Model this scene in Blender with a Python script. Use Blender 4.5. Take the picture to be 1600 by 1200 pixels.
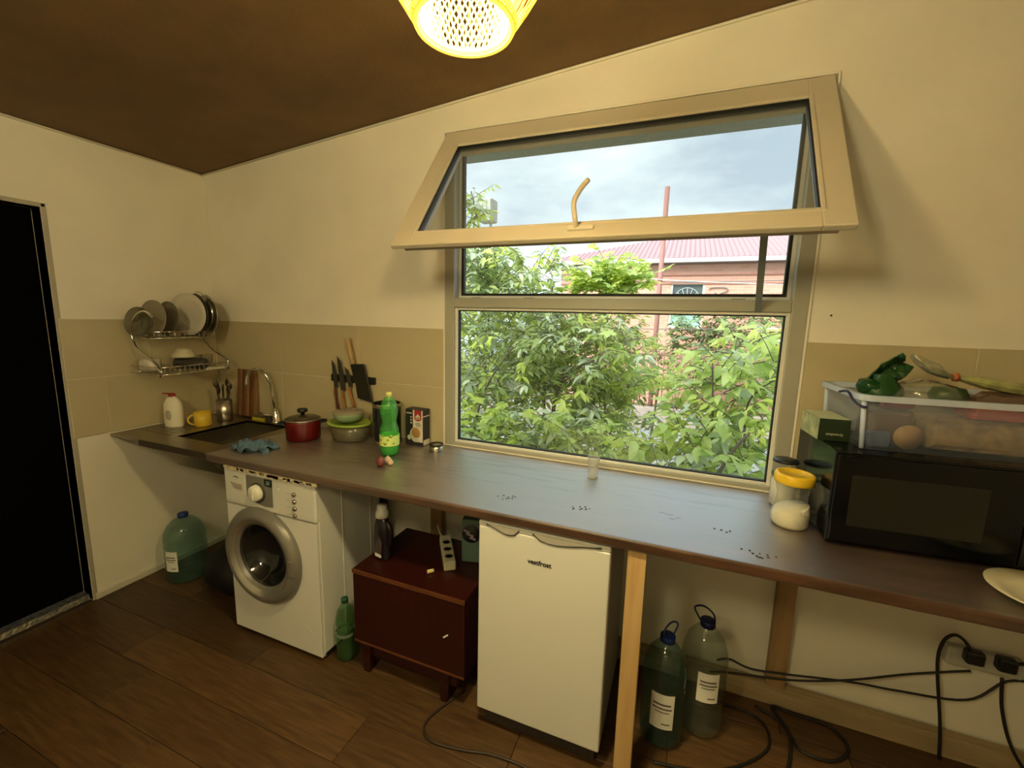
import bpy, bmesh, math, random
from mathutils import Vector, Matrix, Euler
random.seed(7)
S = bpy.context.scene
for o in list(bpy.data.objects): bpy.data.objects.remove(o)
PI = math.pi
# ------------------------------------------------------------------ camera, sky, sun, exposure
cam = bpy.data.objects.new('camera', bpy.data.cameras.new('camera'))
S.collection.objects.link(cam)
cam.data.sensor_width = 36; cam.data.lens = 671.0 / 1600 * 36; cam.data.clip_start = .02
right = Vector((.929, .368, .024)); fwd = Vector((-.361, .920, -.152)).normalized()
right = (right - fwd * right.dot(fwd)).normalized(); up = right.cross(fwd)
M = Matrix((right, up, -fwd)).transposed().to_4x4(); M.translation = Vector((0, -1.93, 1.575))
cam.matrix_world = M
S.camera = cam
S.view_settings.view_transform = 'Standard'; S.view_settings.look = 'None'
S.view_settings.exposure = 0.0; S.view_settings.gamma = 1; S.view_settings.use_curve_mapping = False

W = bpy.data.worlds.new('overcast_sky'); S.world = W; W.use_nodes = True
nt = W.node_tree; nt.nodes.clear()
def wn(t, **k):
    n = nt.nodes.new(t)
    for a, b in k.items(): setattr(n, a, b)
    return n
tc = wn('ShaderNodeTexCoord'); mp = wn('ShaderNodeMapping'); mp.inputs['Scale'].default_value = (1.3, 1.3, 3.6)
nz = wn('ShaderNodeTexNoise'); nz.inputs['Scale'].default_value = 2.3; nz.inputs['Detail'].default_value = 7; nz.inputs['Roughness'].default_value = .52
rp = wn('ShaderNodeValToRGB'); e = rp.color_ramp.elements
e[0].position = .36; e[0].color = (.42, .54, .62, 1); e[1].position = .64; e[1].color = (.80, .92, .93, 1)
bg = wn('ShaderNodeBackground'); bg.inputs['Strength'].default_value = 1.9; wo = wn('ShaderNodeOutputWorld')
L = nt.links.new
L(tc.outputs['Generated'], mp.inputs['Vector']); L(mp.outputs['Vector'], nz.inputs['Vector'])
L(nz.outputs['Fac'], rp.inputs['Fac']); L(rp.outputs['Color'], bg.inputs['Color']); L(bg.outputs[0], wo.inputs['Surface'])

sun = bpy.data.objects.new('sun', bpy.data.lights.new('sun', 'SUN')); S.collection.objects.link(sun)
sun.data.energy = 7.6; sun.data.angle = math.radians(50); sun.data.color = (1, .98, .93)
sun.rotation_euler = Vector((.45, .60, -.64)).to_track_quat('-Z', 'Y').to_euler()
sun['kind'] = 'structure'

# ------------------------------------------------------------------ materials
MATS = {}
def inp(b, n, v):
    if n in b.inputs: b.inputs[n].default_value = v
def mat(name, col, rough=.6, metal=0, spec=.5, noise=0, nscale=30, col2=None, stretch=(1, 1, 1), bump=0, bscale=None, coat=0, ior=None, trans=0, emit=None, estr=0, rnd=0, coord='Object', sheen=0, sss=0):
    if name in MATS: return MATS[name]
    m = bpy.data.materials.new(name); m.use_nodes = True; t = m.node_tree; b = t.nodes['Principled BSDF']
    c = (*col, 1)
    inp(b, 'Base Color', c); inp(b, 'Roughness', rough); inp(b, 'Metallic', metal); inp(b, 'Specular IOR Level', spec)
    if coat: inp(b, 'Coat Weight', coat); inp(b, 'Coat Roughness', .12)
    if ior: inp(b, 'IOR', ior)
    if trans: inp(b, 'Transmission Weight', trans)
    if emit: inp(b, 'Emission Color', (*emit, 1)); inp(b, 'Emission Strength', estr)
    l = t.links.new
    last = None
    if noise or bump or col2:
        tcn = t.nodes.new('ShaderNodeTexCoord'); mpn = t.nodes.new('ShaderNodeMapping'); mpn.inputs['Scale'].default_value = stretch
        l(tcn.outputs[coord], mpn.inputs['Vector'])
        n = t.nodes.new('ShaderNodeTexNoise'); n.inputs['Scale'].default_value = nscale; n.inputs['Detail'].default_value = 5
        l(mpn.outputs[0], n.inputs['Vector'])
        if noise or col2:
            r = t.nodes.new('ShaderNodeValToRGB'); r.color_ramp.elements[0].position = .33; r.color_ramp.elements[1].position = .67
            c2 = col2 or tuple(min(1, x * (1 + noise)) for x in col)
            c1 = col if col2 else tuple(x * (1 - noise) for x in col)
            r.color_ramp.elements[0].color = (*c1, 1); r.color_ramp.elements[1].color = (*c2, 1)
            l(n.outputs['Fac'], r.inputs['Fac']); l(r.outputs['Color'], b.inputs['Base Color']); last = r
        if bump:
            n2 = t.nodes.new('ShaderNodeTexNoise'); n2.inputs['Scale'].default_value = bscale or nscale; n2.inputs['Detail'].default_value = 4
            l(mpn.outputs[0], n2.inputs['Vector'])
            bp = t.nodes.new('ShaderNodeBump'); bp.inputs['Strength'].default_value = bump; bp.inputs['Distance'].default_value = .01
            l(n2.outputs['Fac'], bp.inputs['Height']); l(bp.outputs[0], b.inputs['Normal'])
    if rnd:
        oi = t.nodes.new('ShaderNodeObjectInfo'); hs = t.nodes.new('ShaderNodeHueSaturation')
        mr = t.nodes.new('ShaderNodeMapRange'); mr.inputs['To Min'].default_value = 1 - rnd; mr.inputs['To Max'].default_value = 1 + rnd
        l(oi.outputs['Random'], mr.inputs['Value']); l(mr.outputs[0], hs.inputs['Value'])
        if last: l(last.outputs['Color'], hs.inputs['Color'])
        else: hs.inputs['Color'].default_value = c
        l(hs.outputs['Color'], b.inputs['Base Color'])
    MATS[name] = m
    return m
def glassmat(name, tint, opac=0.0, diff=(1, 1, 1), rough=.03, fres=1.45, extra=0.0):
    """thin sheet: tinted see-through + fresnel gloss + a little body colour"""
    if name in MATS: return MATS[name]
    m = bpy.data.materials.new(name); m.use_nodes = True; t = m.node_tree; t.nodes.clear(); l = t.links.new
    tr = t.nodes.new('ShaderNodeBsdfTransparent'); tr.inputs[0].default_value = (*tint, 1)
    di = t.nodes.new('ShaderNodeBsdfPrincipled'); inp(di, 'Base Color', (*diff, 1)); inp(di, 'Roughness', .5)
    gl = t.nodes.new('ShaderNodeBsdfGlossy'); gl.inputs['Roughness'].default_value = rough
    f0 = ((fres - 1) / (fres + 1)) ** 2     # same on both faces of a thin sheet
    lw = t.nodes.new('ShaderNodeLayerWeight'); pw = t.nodes.new('ShaderNodeMath'); pw.operation = 'POWER'; pw.inputs[1].default_value = 5
    lw.inputs['Blend'].default_value = .5; l(lw.outputs['Facing'], pw.inputs[0])
    fr = t.nodes.new('ShaderNodeMath'); fr.operation = 'MULTIPLY_ADD'; fr.inputs[1].default_value = 1 - f0; fr.inputs[2].default_value = f0; l(pw.outputs[0], fr.inputs[0])
    m1 = t.nodes.new('ShaderNodeMixShader'); m1.inputs[0].default_value = opac; l(tr.outputs[0], m1.inputs[1]); l(di.outputs[0], m1.inputs[2])
    ad = t.nodes.new('ShaderNodeMath'); ad.operation = 'ADD'; ad.inputs[1].default_value = extra; l(fr.outputs[0], ad.inputs[0])
    m2 = t.nodes.new('ShaderNodeMixShader'); l(ad.outputs[0], m2.inputs[0]); l(m1.outputs[0], m2.inputs[1]); l(gl.outputs[0], m2.inputs[2])
    ou = t.nodes.new('ShaderNodeOutputMaterial'); l(m2.outputs[0], ou.inputs[0])
    MATS[name] = m; return m
def leafmat(name, c1, c2, tr=.45, rough=.45, rnd=.25):
    if name in MATS: return MATS[name]
    m = bpy.data.materials.new(name); m.use_nodes = True; t = m.node_tree; l = t.links.new
    b = t.nodes['Principled BSDF']; inp(b, 'Roughness', rough); inp(b, 'Specular IOR Level', .5)
    g = t.nodes.new('ShaderNodeNewGeometry'); oi = t.nodes.new('ShaderNodeObjectInfo')
    ad = t.nodes.new('ShaderNodeMath'); ad.operation = 'ADD'; l(g.outputs['Random Per Island'], ad.inputs[0]); l(oi.outputs['Random'], ad.inputs[1])
    fr = t.nodes.new('ShaderNodeMath'); fr.operation = 'FRACT'; l(ad.outputs[0], fr.inputs[0])
    r = t.nodes.new('ShaderNodeValToRGB'); r.color_ramp.elements[0].color = (*c1, 1); r.color_ramp.elements[1].color = (*c2, 1)
    l(fr.outputs[0], r.inputs[0]); l(r.outputs[0], b.inputs['Base Color'])
    tl = t.nodes.new('ShaderNodeBsdfTranslucent'); l(r.outputs[0], tl.inputs[0])
    mx = t.nodes.new('ShaderNodeMixShader'); mx.inputs[0].default_value = tr
    l(b.outputs[0], mx.inputs[1]); l(tl.outputs[0], mx.inputs[2]); l(mx.outputs[0], t.nodes['Material Output'].inputs[0])
    MATS[name] = m; return m

plaster = mat('wall_plaster', (.80, .75, .63), .85, noise=.04, nscale=3, bump=.12, bscale=18)
plaster_low = mat('wall_plaster_low', (.66, .62, .53), .85, noise=.04, nscale=3, bump=.1, bscale=18)
ceil_m = mat('ceiling_brown', (.165, .095, .036), .75, noise=.12, nscale=4, bump=.15, bscale=60)
tile_m = mat('tile_beige', (.50, .43, .27), .38, noise=.03, nscale=5, rnd=.03)
grout = mat('grout', (.72, .66, .52), .9)
floor_m = mat('floor_laminate', (.058, .028, .010), .45, col2=(.115, .058, .020), nscale=5, stretch=(1.2, 14, 1), rnd=.38, coord='Object')
floor_sub = mat('floor_gap', (.03, .014, .008), .8)
pvc = mat('window_white_shaded', (.38, .365, .295), .35)  # white frame darkened in colour for the shade on its room side
pvc2 = mat('sash_white', (.62, .56, .43), .35)
gasket = mat('rubber_black', (.008, .008, .008), .6)
glass = glassmat('window_glass', (.95, .96, .95))
dglass = glassmat('sash_glass', (.87, .88, .88), .05, (.9, .95, .95))
metal = mat('brushed_steel', (.50, .47, .40), .30, metal=1)
chrome = mat('chrome', (.75, .73, .68), .15, metal=1)
steel_dark = mat('sink_steel', (.36, .33, .27), .33, metal=1, noise=.08, nscale=20)
white_en = mat('appliance_white', (.70, .69, .64), .35)
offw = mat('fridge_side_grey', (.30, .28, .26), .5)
black = mat('black_plastic', (.012, .012, .013), .35)
blackg = mat('black_gloss', (.004, .004, .004), .14, spec=.3)
wood_pale = mat('pine_wood', (.50, .31, .12), .6, col2=(.60, .40, .18), nscale=4, stretch=(9, 9, .8))
wood_mid = mat('pine_wood_aged', (.30, .18, .075), .65, col2=(.40, .25, .11), nscale=4, stretch=(8, 8, .8))
plank_m = mat('beam_wood', (.30, .22, .11), .7, col2=(.42, .31, .17), nscale=4, stretch=(.8, 9, 9))
tiss = mat('paper_white', (.8, .78, .70), .8)

# countertop: dark brown laminate with a worn gloss
ctop = bpy.data.materials.new('countertop_laminate'); ctop.use_nodes = True
t = ctop.node_tree; b = t.nodes['Principled BSDF']; l = t.links.new
tcn = t.nodes.new('ShaderNodeTexCoord'); mpn = t.nodes.new('ShaderNodeMapping'); mpn.inputs['Scale'].default_value = (1.1, 9, 9)
n = t.nodes.new('ShaderNodeTexNoise'); n.inputs['Scale'].default_value = 3.2; n.inputs['Detail'].default_value = 8; n.inputs['Roughness'].default_value = .6
r = t.nodes.new('ShaderNodeValToRGB'); r.color_ramp.elements[0].position = .32; r.color_ramp.elements[0].color = (.030, .010, .004, 1)
r.color_ramp.elements[1].position = .70; r.color_ramp.elements[1].color = (.115, .048, .020, 1)
l(tcn.outputs['Object'], mpn.inputs[0]); l(mpn.outputs[0], n.inputs[0]); l(n.outputs[0], r.inputs[0]); l(r.outputs[0], b.inputs['Base Color'])
n3 = t.nodes.new('ShaderNodeTexNoise'); n3.inputs['Scale'].default_value = 6; l(tcn.outputs['Object'], n3.inputs[0])
mr = t.nodes.new('ShaderNodeMapRange'); mr.inputs['To Min'].default_value = .36; mr.inputs['To Max'].default_value = .48; l(n3.outputs[0], mr.inputs[0]); l(mr.outputs[0], b.inputs['Roughness'])
# lacquered laminate: weak gloss seen square on, strong gloss at a low angle
lw = t.nodes.new('ShaderNodeLayerWeight'); lw.inputs['Blend'].default_value = .5
pw = t.nodes.new('ShaderNodeMath'); pw.operation = 'POWER'; pw.inputs[1].default_value = 1.35; l(lw.outputs['Facing'], pw.inputs[0])
wr = t.nodes.new('ShaderNodeMapRange'); wr.inputs['From Min'].default_value = .35; wr.inputs['From Max'].default_value = .65; wr.inputs['To Min'].default_value = .48; wr.inputs['To Max'].default_value = .66; l(n.outputs[0], wr.inputs[0])   # the grain is worn matt in streaks
cl_ = t.nodes.new('ShaderNodeMath'); cl_.operation = 'MINIMUM'; l(wr.outputs[0], cl_.inputs[1]); l(pw.outputs[0], cl_.inputs[0])
gls = t.nodes.new('ShaderNodeBsdfGlossy'); l(mr.outputs[0], gls.inputs['Roughness'])
mxs = t.nodes.new('ShaderNodeMixShader'); l(cl_.outputs[0], mxs.inputs[0]); l(b.outputs[0], mxs.inputs[1]); l(gls.outputs[0], mxs.inputs[2]); l(mxs.outputs[0], t.nodes['Material Output'].inputs[0])

# brick wall of the far house: courses too small in the photo to be told apart
brick = bpy.data.materials.new('red_brick'); brick.use_nodes = True
t = brick.node_tree; b = t.nodes['Principled BSDF']; l = t.links.new; inp(b, 'Roughness', .85)
tcn = t.nodes.new('ShaderNodeTexCoord'); mpn = t.nodes.new('ShaderNodeMapping'); mpn.inputs['Rotation'].default_value = (PI / 2, 0, 0)
bt = t.nodes.new('ShaderNodeTexBrick'); bt.inputs['Scale'].default_value = 1.0
bt.inputs['Brick Width'].default_value = .25; bt.inputs['Row Height'].default_value = .075; bt.inputs['Mortar Size'].default_value = .007
bt.inputs['Color1'].default_value = (.74, .36, .25, 1); bt.inputs['Color2'].default_value = (.82, .44, .32, 1); bt.inputs['Mortar'].default_value = (.74, .50, .38, 1)
l(tcn.outputs['Object'], mpn.inputs[0]); l(mpn.outputs[0], bt.inputs[0]); l(bt.outputs[0], b.inputs['Base Color'])

# ------------------------------------------------------------------ mesh builder
class MB:
    def __init__(s): s.bm = bmesh.new()
    def box(s, x0, x1, y0, y1, z0, z1, bev=0, rot=None, seg=2):
        r = bmesh.ops.create_cube(s.bm, size=1)
        vs = r['verts']; c = Vector(((x0 + x1) / 2, (y0 + y1) / 2, (z0 + z1) / 2))
        for v in vs: v.co = Vector((v.co.x * (x1 - x0), v.co.y * (y1 - y0), v.co.z * (z1 - z0)))
        if bev:
            ed = list({e for v in vs for e in v.link_edges})
            rr = bmesh.ops.bevel(s.bm, geom=ed, offset=bev, segments=seg, affect='EDGES', profile=.5)
            vs = list({v for v in rr['verts']} | {v for v in vs if v.is_valid})
        for v in vs:
            if rot: v.co = rot @ v.co
            v.co += c
        return s
    def lathe(s, prof, seg=24, loc=(0, 0, 0), axis=None, close=False, sx=1, sy=1, smooth=True):
        rings = []
        for r_, z in prof:
            if r_ < 1e-6: rings.append([s.bm.verts.new((0, 0, z))])
            else: rings.append([s.bm.verts.new((r_ * math.cos(2 * PI * i / seg) * sx, r_ * math.sin(2 * PI * i / seg) * sy, z)) for i in range(seg)])
        for a, b_ in zip(rings, rings[1:]):
            for i in range(seg):
                j = (i + 1) % seg
                if len(a) == 1 and len(b_) == 1: continue
                if len(a) == 1: f = s.bm.faces.new((a[0], b_[i], b_[j]))
                elif len(b_) == 1: f = s.bm.faces.new((a[i], a[j], b_[0]))
                else: f = s.bm.faces.new((a[i], a[j], b_[j], b_[i]))
                f.smooth = smooth
        q = axis.to_matrix() if axis is not None and hasattr(axis, 'to_matrix') else axis
        for rg in rings:
            for v in rg:
                if q is not None: v.co = q @ v.co
                v.co += Vector(loc)
        return s
    def tube(s, pts, r, seg=8, cap=True, smooth=True, flat=1.0):
        pts = [Vector(p) for p in pts]; rad = r if isinstance(r, (list, tuple)) else [r] * len(pts)
        rings = []; prev = None
        for i, p in enumerate(pts):
            d = (pts[min(i + 1, len(pts) - 1)] - pts[max(i - 1, 0)]).normalized()
            if prev is None:
                a = Vector((0, 0, 1)) if abs(d.z) < .9 else Vector((1, 0, 0)); u = d.cross(a).normalized()
            else: u = (prev - d * prev.dot(d)).normalized()
            prev = u; w = d.cross(u)
            rings.append([s.bm.verts.new(p + u * math.cos(2 * PI * k / seg) * rad[i] + w * math.sin(2 * PI * k / seg) * rad[i] * flat) for k in range(seg)])
        for a, b_ in zip(rings, rings[1:]):
            for k in range(seg):
                f = s.bm.faces.new((a[k], a[(k + 1) % seg], b_[(k + 1) % seg], b_[k])); f.smooth = smooth
        if cap: s.bm.faces.new(rings[0][::-1]); s.bm.faces.new(rings[-1])
        return s
    def prism(s, poly, d0, d1, plane='xz'):
        """poly 2D extruded d0..d1 along the third axis"""
        def P(a, b_, d):
            return {'xz': (a, d, b_), 'xy': (a, b_, d), 'yz': (d, a, b_)}[plane]
        A = [s.bm.verts.new(P(a, b_, d0)) for a, b_ in poly]; B = [s.bm.verts.new(P(a, b_, d1)) for a, b_ in poly]
        s.bm.faces.new(A[::-1]); s.bm.faces.new(B)
        for i in range(len(poly)): j = (i + 1) % len(poly); s.bm.faces.new((A[i], A[j], B[j], B[i]))
        return s
    def raw(s, vs, fs, smooth=False):
        V = [s.bm.verts.new(v) for v in vs]
        for f in fs:
            q = s.bm.faces.new([V[i] for i in f]); q.smooth = smooth
        return s
    def mesh(s, name):
        bmesh.ops.recalc_face_normals(s.bm, faces=s.bm.faces)
        me = bpy.data.meshes.new(name); s.bm.to_mesh(me); s.bm.free(); return me
    def build(s, name, m, parent=None, loc=None, kind=None):
        me = s.mesh(name); me.materials.append(m); return link(name, me, parent, loc, kind)
def link(name, me, parent=None, loc=None, kind=None):
    o = bpy.data.objects.new(name, me); S.collection.objects.link(o)
    if parent: o.parent = parent
    if loc: o.location = loc
    if kind: o['kind'] = kind
    return o
def thing(name, label, cat, loc=(0, 0, 0), rz=0, group=None):
    o = bpy.data.objects.new(name, None); S.collection.objects.link(o); o.empty_display_size = .05
    o.location = loc; o.rotation_euler = (0, 0, rz); o['label'] = label; o['category'] = cat
    if group: o['group'] = group
    return o
def tag(o, label, cat, group=None):
    o['label'] = label; o['category'] = cat
    if group: o['group'] = group
    return o
def copy_tree(o, parent=None):
    c = o.copy(); S.collection.objects.link(c); c.parent = parent
    for ch in list(o.children): copy_tree(ch, c)
    return c
def text(name, body, size, m, parent, loc, rot, depth=.0006, font_sx=1, bold=0):
    cu = bpy.data.curves.new('txt', 'FONT'); cu.body = body; cu.size = size; cu.extrude = depth; cu.align_x = 'CENTER'; cu.align_y = 'CENTER'; cu.offset = bold
    to = bpy.data.objects.new('txt', cu); S.collection.objects.link(to)
    dg = bpy.context.evaluated_depsgraph_get(); me = bpy.data.meshes.new_from_object(to.evaluated_get(dg)); bpy.data.objects.remove(to)
    me.materials.clear(); me.materials.append(m); o = link(name, me, parent, loc); o.rotation_euler = rot; o.scale = (font_sx, 1, 1); return o
def spline(pts, n=8):
    pts = [Vector(p) for p in pts]; P = [pts[0]] + pts + [pts[-1]]; out = []
    for i in range(1, len(P) - 2):
        for k in range(n):
            q = k / n; a, b_, c, d = P[i - 1], P[i], P[i + 1], P[i + 2]
            out.append(.5 * ((2 * b_) + (-a + c) * q + (2 * a - 5 * b_ + 4 * c - d) * q * q + (-a + 3 * b_ - 3 * c + d) * q ** 3))
    out.append(pts[-1]); return out

# ================================================================== THE ROOM
X0, X1, Y0 = -2.87, 2.3, -3.6
def cz(x): return 2.413 + .0893 * (x - X0)
# window opening in the back wall
WX0, WX1, WZ0, WZ1 = -1.13, .43, .90, 2.44
w = MB()
T = .12
for a, b_, z0f, z1f in ((X0, WX0, lambda x: 0, cz), (WX1, X1, lambda x: 0, cz), (WX0, WX1, lambda x: 0, lambda x: WZ0), (WX0, WX1, lambda x: WZ1, cz)):
    w.prism([(a, z0f(a)), (b_, z0f(b_)), (b_, z1f(b_)), (a, z1f(a))], 0, T)
wall_back = w.build('wall_back', plaster, kind='structure')
DY0, DY1, DZ1 = -1.75, -.775, 2.04
w = MB(); w.box(X0 - .12, X0, DY1, 0.12, 0, 2.413); w.box(X0 - .12, X0, DY0, DY1, DZ1, 2.413); w.box(X0 - .12, X0, Y0, DY0, 0, 2.413)
wall_left = w.build('wall_left', plaster, kind='structure')
w = MB(); w.box(X1, X1 + .12, Y0, .12, 0, cz(X1)); w.build('wall_right', plaster, kind='structure')
w = MB(); w.prism([(X0, 0), (X1, 0), (X1, cz(X1)), (X0, cz(X0))], Y0 - .12, Y0); w.build('wall_front', plaster, kind='structure')
w = MB(); w.prism([(X0 - .12, cz(X0 - .12)), (X1 + .12, cz(X1 + .12)), (X1 + .12, cz(X1) + .2), (X0 - .12, cz(X0) + .2)], Y0 - .12, .12)
ceiling = w.build('ceiling', ceil_m, kind='structure')
# pale bead where wall and ceiling meet
w = MB(); w.tube([(X0 + .006, Y0, cz(X0) - .006), (X0 + .006, 0, cz(X0) - .006)], .006, 6); w.build('trim_1', plaster, kind='structure')
w = MB(); w.tube([(X0, -.006, cz(X0) - .007), (X1, -.006, cz(X1) - .007)], .006, 6); w.build('trim_2', plaster, kind='structure')
# floor with planks
w = MB(); w.box(X0 - .6, X1 + .12, Y0 - .12, .12, -.1, -.006); floor = w.build('floor', floor_sub, kind='structure')
w = MB(); w.box(X0 - .0, X1, Y0, -2.07, -.006, 0); w.build('floor_back_area', floor_m, floor)
PW, PL = .188, 1.25
pm = {}
row = 0; y = 0.0
while y > -2.06:
    x = X0 - random.uniform(0, PL)
    while x < X1:
        a, b_ = max(x, X0), min(x + PL, X1)
        if b_ - a > .03:
            w = MB(); w.box(a + .001, b_ - .001, y - PW + .001, y - .001, -.006, 0, bev=.0012, seg=1)
            c = ((a + b_) / 2, y - PW / 2, 0)
            for v in w.bm.verts: v.co -= Vector(c)
            o = w.build('floor_plank', floor_m, floor, loc=c)
        x += PL
    y -= PW; row += 1
# tiles (30 x 60), each one its own piece
def tile_row(segs, z0, z1, side):
    for a, b_ in segs:
        g = .0016; w = MB()
        if side == 'back': w.box(a + g, b_ - g, -.007, 0, z0 + g, z1 - g, bev=.001, seg=1); par = wall_back
        else: w.box(X0, X0 + .007, a + g, b_ - g, z0 + g, z1 - g, bev=.001, seg=1); par = wall_left
        cen = sum((v.co for v in w.bm.verts), Vector()) / len(w.bm.verts)
        for v in w.bm.verts: v.co -= cen
        w.build('tile', tile_m, par, loc=cen)
for z0, z1 in ((.90, 1.206), (1.206, 1.512)):
    tile_row([(X0 + .008, -2.283), (-2.283, -1.683), (-1.683, -1.137)], z0, z1, 'back')
    tile_row([(.437, .93), (.93, 1.53), (1.53, 2.13)], z0, z1, 'back')
    tile_row([(-.765, -.61), (-.61, -.01)] if z0 < 1 else [(-.765, -.39), (-.39, -.01)], z0 + .006, z1 + .006, 'left')
w = MB(); w.box(X0 + .007, WX0 - .005, -.004, 0, .9, 1.512); w.box(WX1 + .006, X1, -.004, 0, .9, 1.512); w.build('grout_bed', grout, wall_back)
w = MB(); w.box(X0, X0 + .004, -.765, 0, .906, 1.518); w.build('grout_bed', grout, wall_left)
# baseboard left, cast trim, near-black slab painted as the dark behind the open doorway
w = MB(); w.box(X0, X0 + .012, -.765, 0, 0, .035, bev=.004); w.build('baseboard_left', mat('baseboard_paint', (.62, .58, .48), .7), kind='structure')
dm = mat('doorway_shade_black', (.0012, .001, .0008), .9, spec=.05)
w = MB(); w.box(X0 - .115, X0 - .085, DY0, DY1, 0.035, DZ1); door = w.build('doorway_shade_slab', dm, kind='structure')  # no real door leaf: its black colour is the unlit room beyond
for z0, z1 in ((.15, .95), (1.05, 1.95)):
    w = MB(); w.box(X0 - .086, X0 - .08, DY0 + .12, DY1 - .12, z0, z1, bev=.002); w.build('doorway_shade_panel', dm, door)
jm = mat('door_jamb', (.42, .38, .30), .7)
w = MB(); w.box(X0 - .084, X0 + .002, DY1, DY1 + .022, .0, DZ1 + .02, bev=.004); w.box(X0 - .084, X0 + .002, DY0, DY1 + .02, DZ1, DZ1 + .02, bev=.004); w.build('trim_3', jm, kind='structure')
sill = mat('threshold_metal', (.55, .52, .44), .35, metal=.9, noise=.4, nscale=60, bump=.6, bscale=90)
w = MB(); w.prism([(X0 - .11, 0), (X0 - .03, 0), (X0 - .035, .028), (X0 - .11, .034)], DY0, DY1 + .01)
w.build('trim_4', sill, kind='structure')

# ================================================================== WINDOW
F0, F1 = .0, .07
win = MB()
fw = .055
win.box(WX0, WX0 + fw, F0 - .008, F1, WZ0, WZ1, bev=.004); win.box(WX1 - fw, WX1, F0 - .008, F1, WZ0, WZ1, bev=.004)
win.box(WX0 + fw, WX1 - fw, F0 - .008, F1, WZ0, .925, bev=.003); win.box(WX0 + fw, WX1 - fw, F0, F1, WZ1 - .03, WZ1, bev=.003)
win.box(WX0 + fw, WX1 - fw, F0 - .008, F1, 1.620, 1.668, bev=.004)
window = win.build('window_1', pvc, kind='structure')
def frame_rect(x0, x1, z0, z1, y0, y1, wd, bev=0):
    m_ = MB()
    m_.box(x0, x0 + wd, y0, y1, z0, z1, bev=bev); m_.box(x1 - wd, x1, y0, y1, z0, z1, bev=bev)
    m_.box(x0 + wd, x1 - wd, y0, y1, z0, z0 + wd, bev=bev); m_.box(x0 + wd, x1 - wd, y0, y1, z1 - wd, z1, bev=bev); return m_
frame_rect(-1.076, .376, .922, 1.622, .004, .03, .014, .003).build('glazing_bead', mat('bead_white_daylit', (.74, .73, .66), .3), window)  # same white plastic, coloured lighter for daylight on the inner edges
frame_rect(-1.063, .363, .935, 1.609, .014, .034, .006).build('gasket', gasket, window)
w = MB(); w.box(-1.062, .362, .018, .024, .936, 1.608); w.build('pane', glass, window)
frame_rect(-1.078, .378, 1.664, 2.412, .038, .07, .016).build('rebate_frame', MATS['bead_white_daylit'], window)  # takes the lighter white with daylight put into its colour
frame_rect(-1.062, .362, 1.680, 2.398, .044, .066, .012).build('gasket', gasket, window)
for x in (-1.0, -.72, .17):
    w = MB(); w.box(x, x + .05, .03, .05, 1.664, 1.672); w.build('drain_slot', mat('slot_grey', (.15, .14, .12), .6), window)
# plaster bead round the frame
frame_rect(WX0 - .008, WX1 + .008, WZ0, WZ1 + .006, -.009, 0, .009, .003).build('trim_5', plaster, kind='structure')

sa = -math.radians(37.48)
sash = thing('top_hung_sash', 'cream plastic top-hung window sash tilted inwards into the room above the fixed pane', 'window sash', (0, -.008, 2.436))
sash.rotation_euler = (sa, 0, 0)
SX0, SX1, SH = -1.117, .421, .74
m_ = MB()
m_.box(SX0, SX0 + .095, 0, .022, -SH, 0, bev=.004); m_.box(SX1 - .082, SX1, 0, .022, -SH, 0, bev=.004)
m_.box(SX0 + .09, SX1 - .08, 0, .022, -SH, -SH + .072, bev=.004); m_.box(SX0 + .09, SX1 - .08, 0, .022, -.112, 0, bev=.004)
m_.build('sash_frame', pvc2, sash)
m_ = MB(); q = .03
m_.box(SX0 + q, SX0 + .09, .022, .058, -SH + q, -q); m_.box(SX1 - .08, SX1 - q, .022, .058, -SH + q, -q)
m_.box(SX0 + .09, SX1 - .08, .022, .058, -SH + q, -SH + .07); m_.box(SX0 + .09, SX1 - .08, .022, .058, -.11, -q)
m_.build('sash_body', mat('sash_underside', (.55, .50, .42), .4), sash)
frame_rect(SX0 + .028, SX1 - .028, -SH + .028, -.028, .020, .026, .004).build('seal', gasket, sash)
frame_rect(SX0 + .083, SX1 - .070, -SH + .060, -.100, -.003, .010, .013, .003).build('glazing_bead', pvc2, sash)
frame_rect(SX0 + .096, SX1 - .083, -SH + .073, -.113, .006, .03, .005).build('gasket', gasket, sash)
w = MB(); w.box(SX0 + .098, SX1 - .085, .016, .022, -SH + .075, -.115); w.build('pane', dglass, sash)
hd = MB(); hd.box(-.395, -.305, -.012, 0, -.712, -.692, bev=.004); h1 = hd.build('handle', mat('handle_cream', (.72, .66, .52), .4), sash)
hd = MB(); hd.tube(spline([(-.365, -.008, -.702), (-.366, -.045, -.69), (-.378, -.052, -.63), (-.366, -.055, -.57), (-.345, -.06, -.53)]), .009, 8); hd.build('lever', MATS['handle_cream'], h1)
w = MB(); a = Vector((.262, -.012, 1.625)); b2 = Vector((.212, -.34, 1.868))
d = (b2 - a).normalized(); sd = Vector((1, 0, 0)); sd = (sd - d * sd.dot(d)).normalized(); nn = d.cross(sd)
vs = [p + sd * sx * .011 + nn * sy * .002 for p in (a, b2) for sx, sy in ((-1, -1), (1, -1), (1, 1), (-1, 1))]
w.raw(vs, [(0, 1, 2, 3), (4, 5, 6, 7), (0, 1, 5, 4), (1, 2, 6, 5), (2, 3, 7, 6), (3, 0, 4, 7)])
tag(w.build('window_stay', mat('stay_grey', (.30, .34, .34), .5, metal=.3)), 'grey flat metal stay bar propping the open sash from the mullion', 'stay bar')
w = MB(); w.box(WX0 - .1, WX1 + .15, .12, .42, 2.445, 2.475); w.build('eave_board', mat('soffit_grey', (.42, .46, .50), .7, noise=.1, nscale=60), wall_back)

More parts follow.
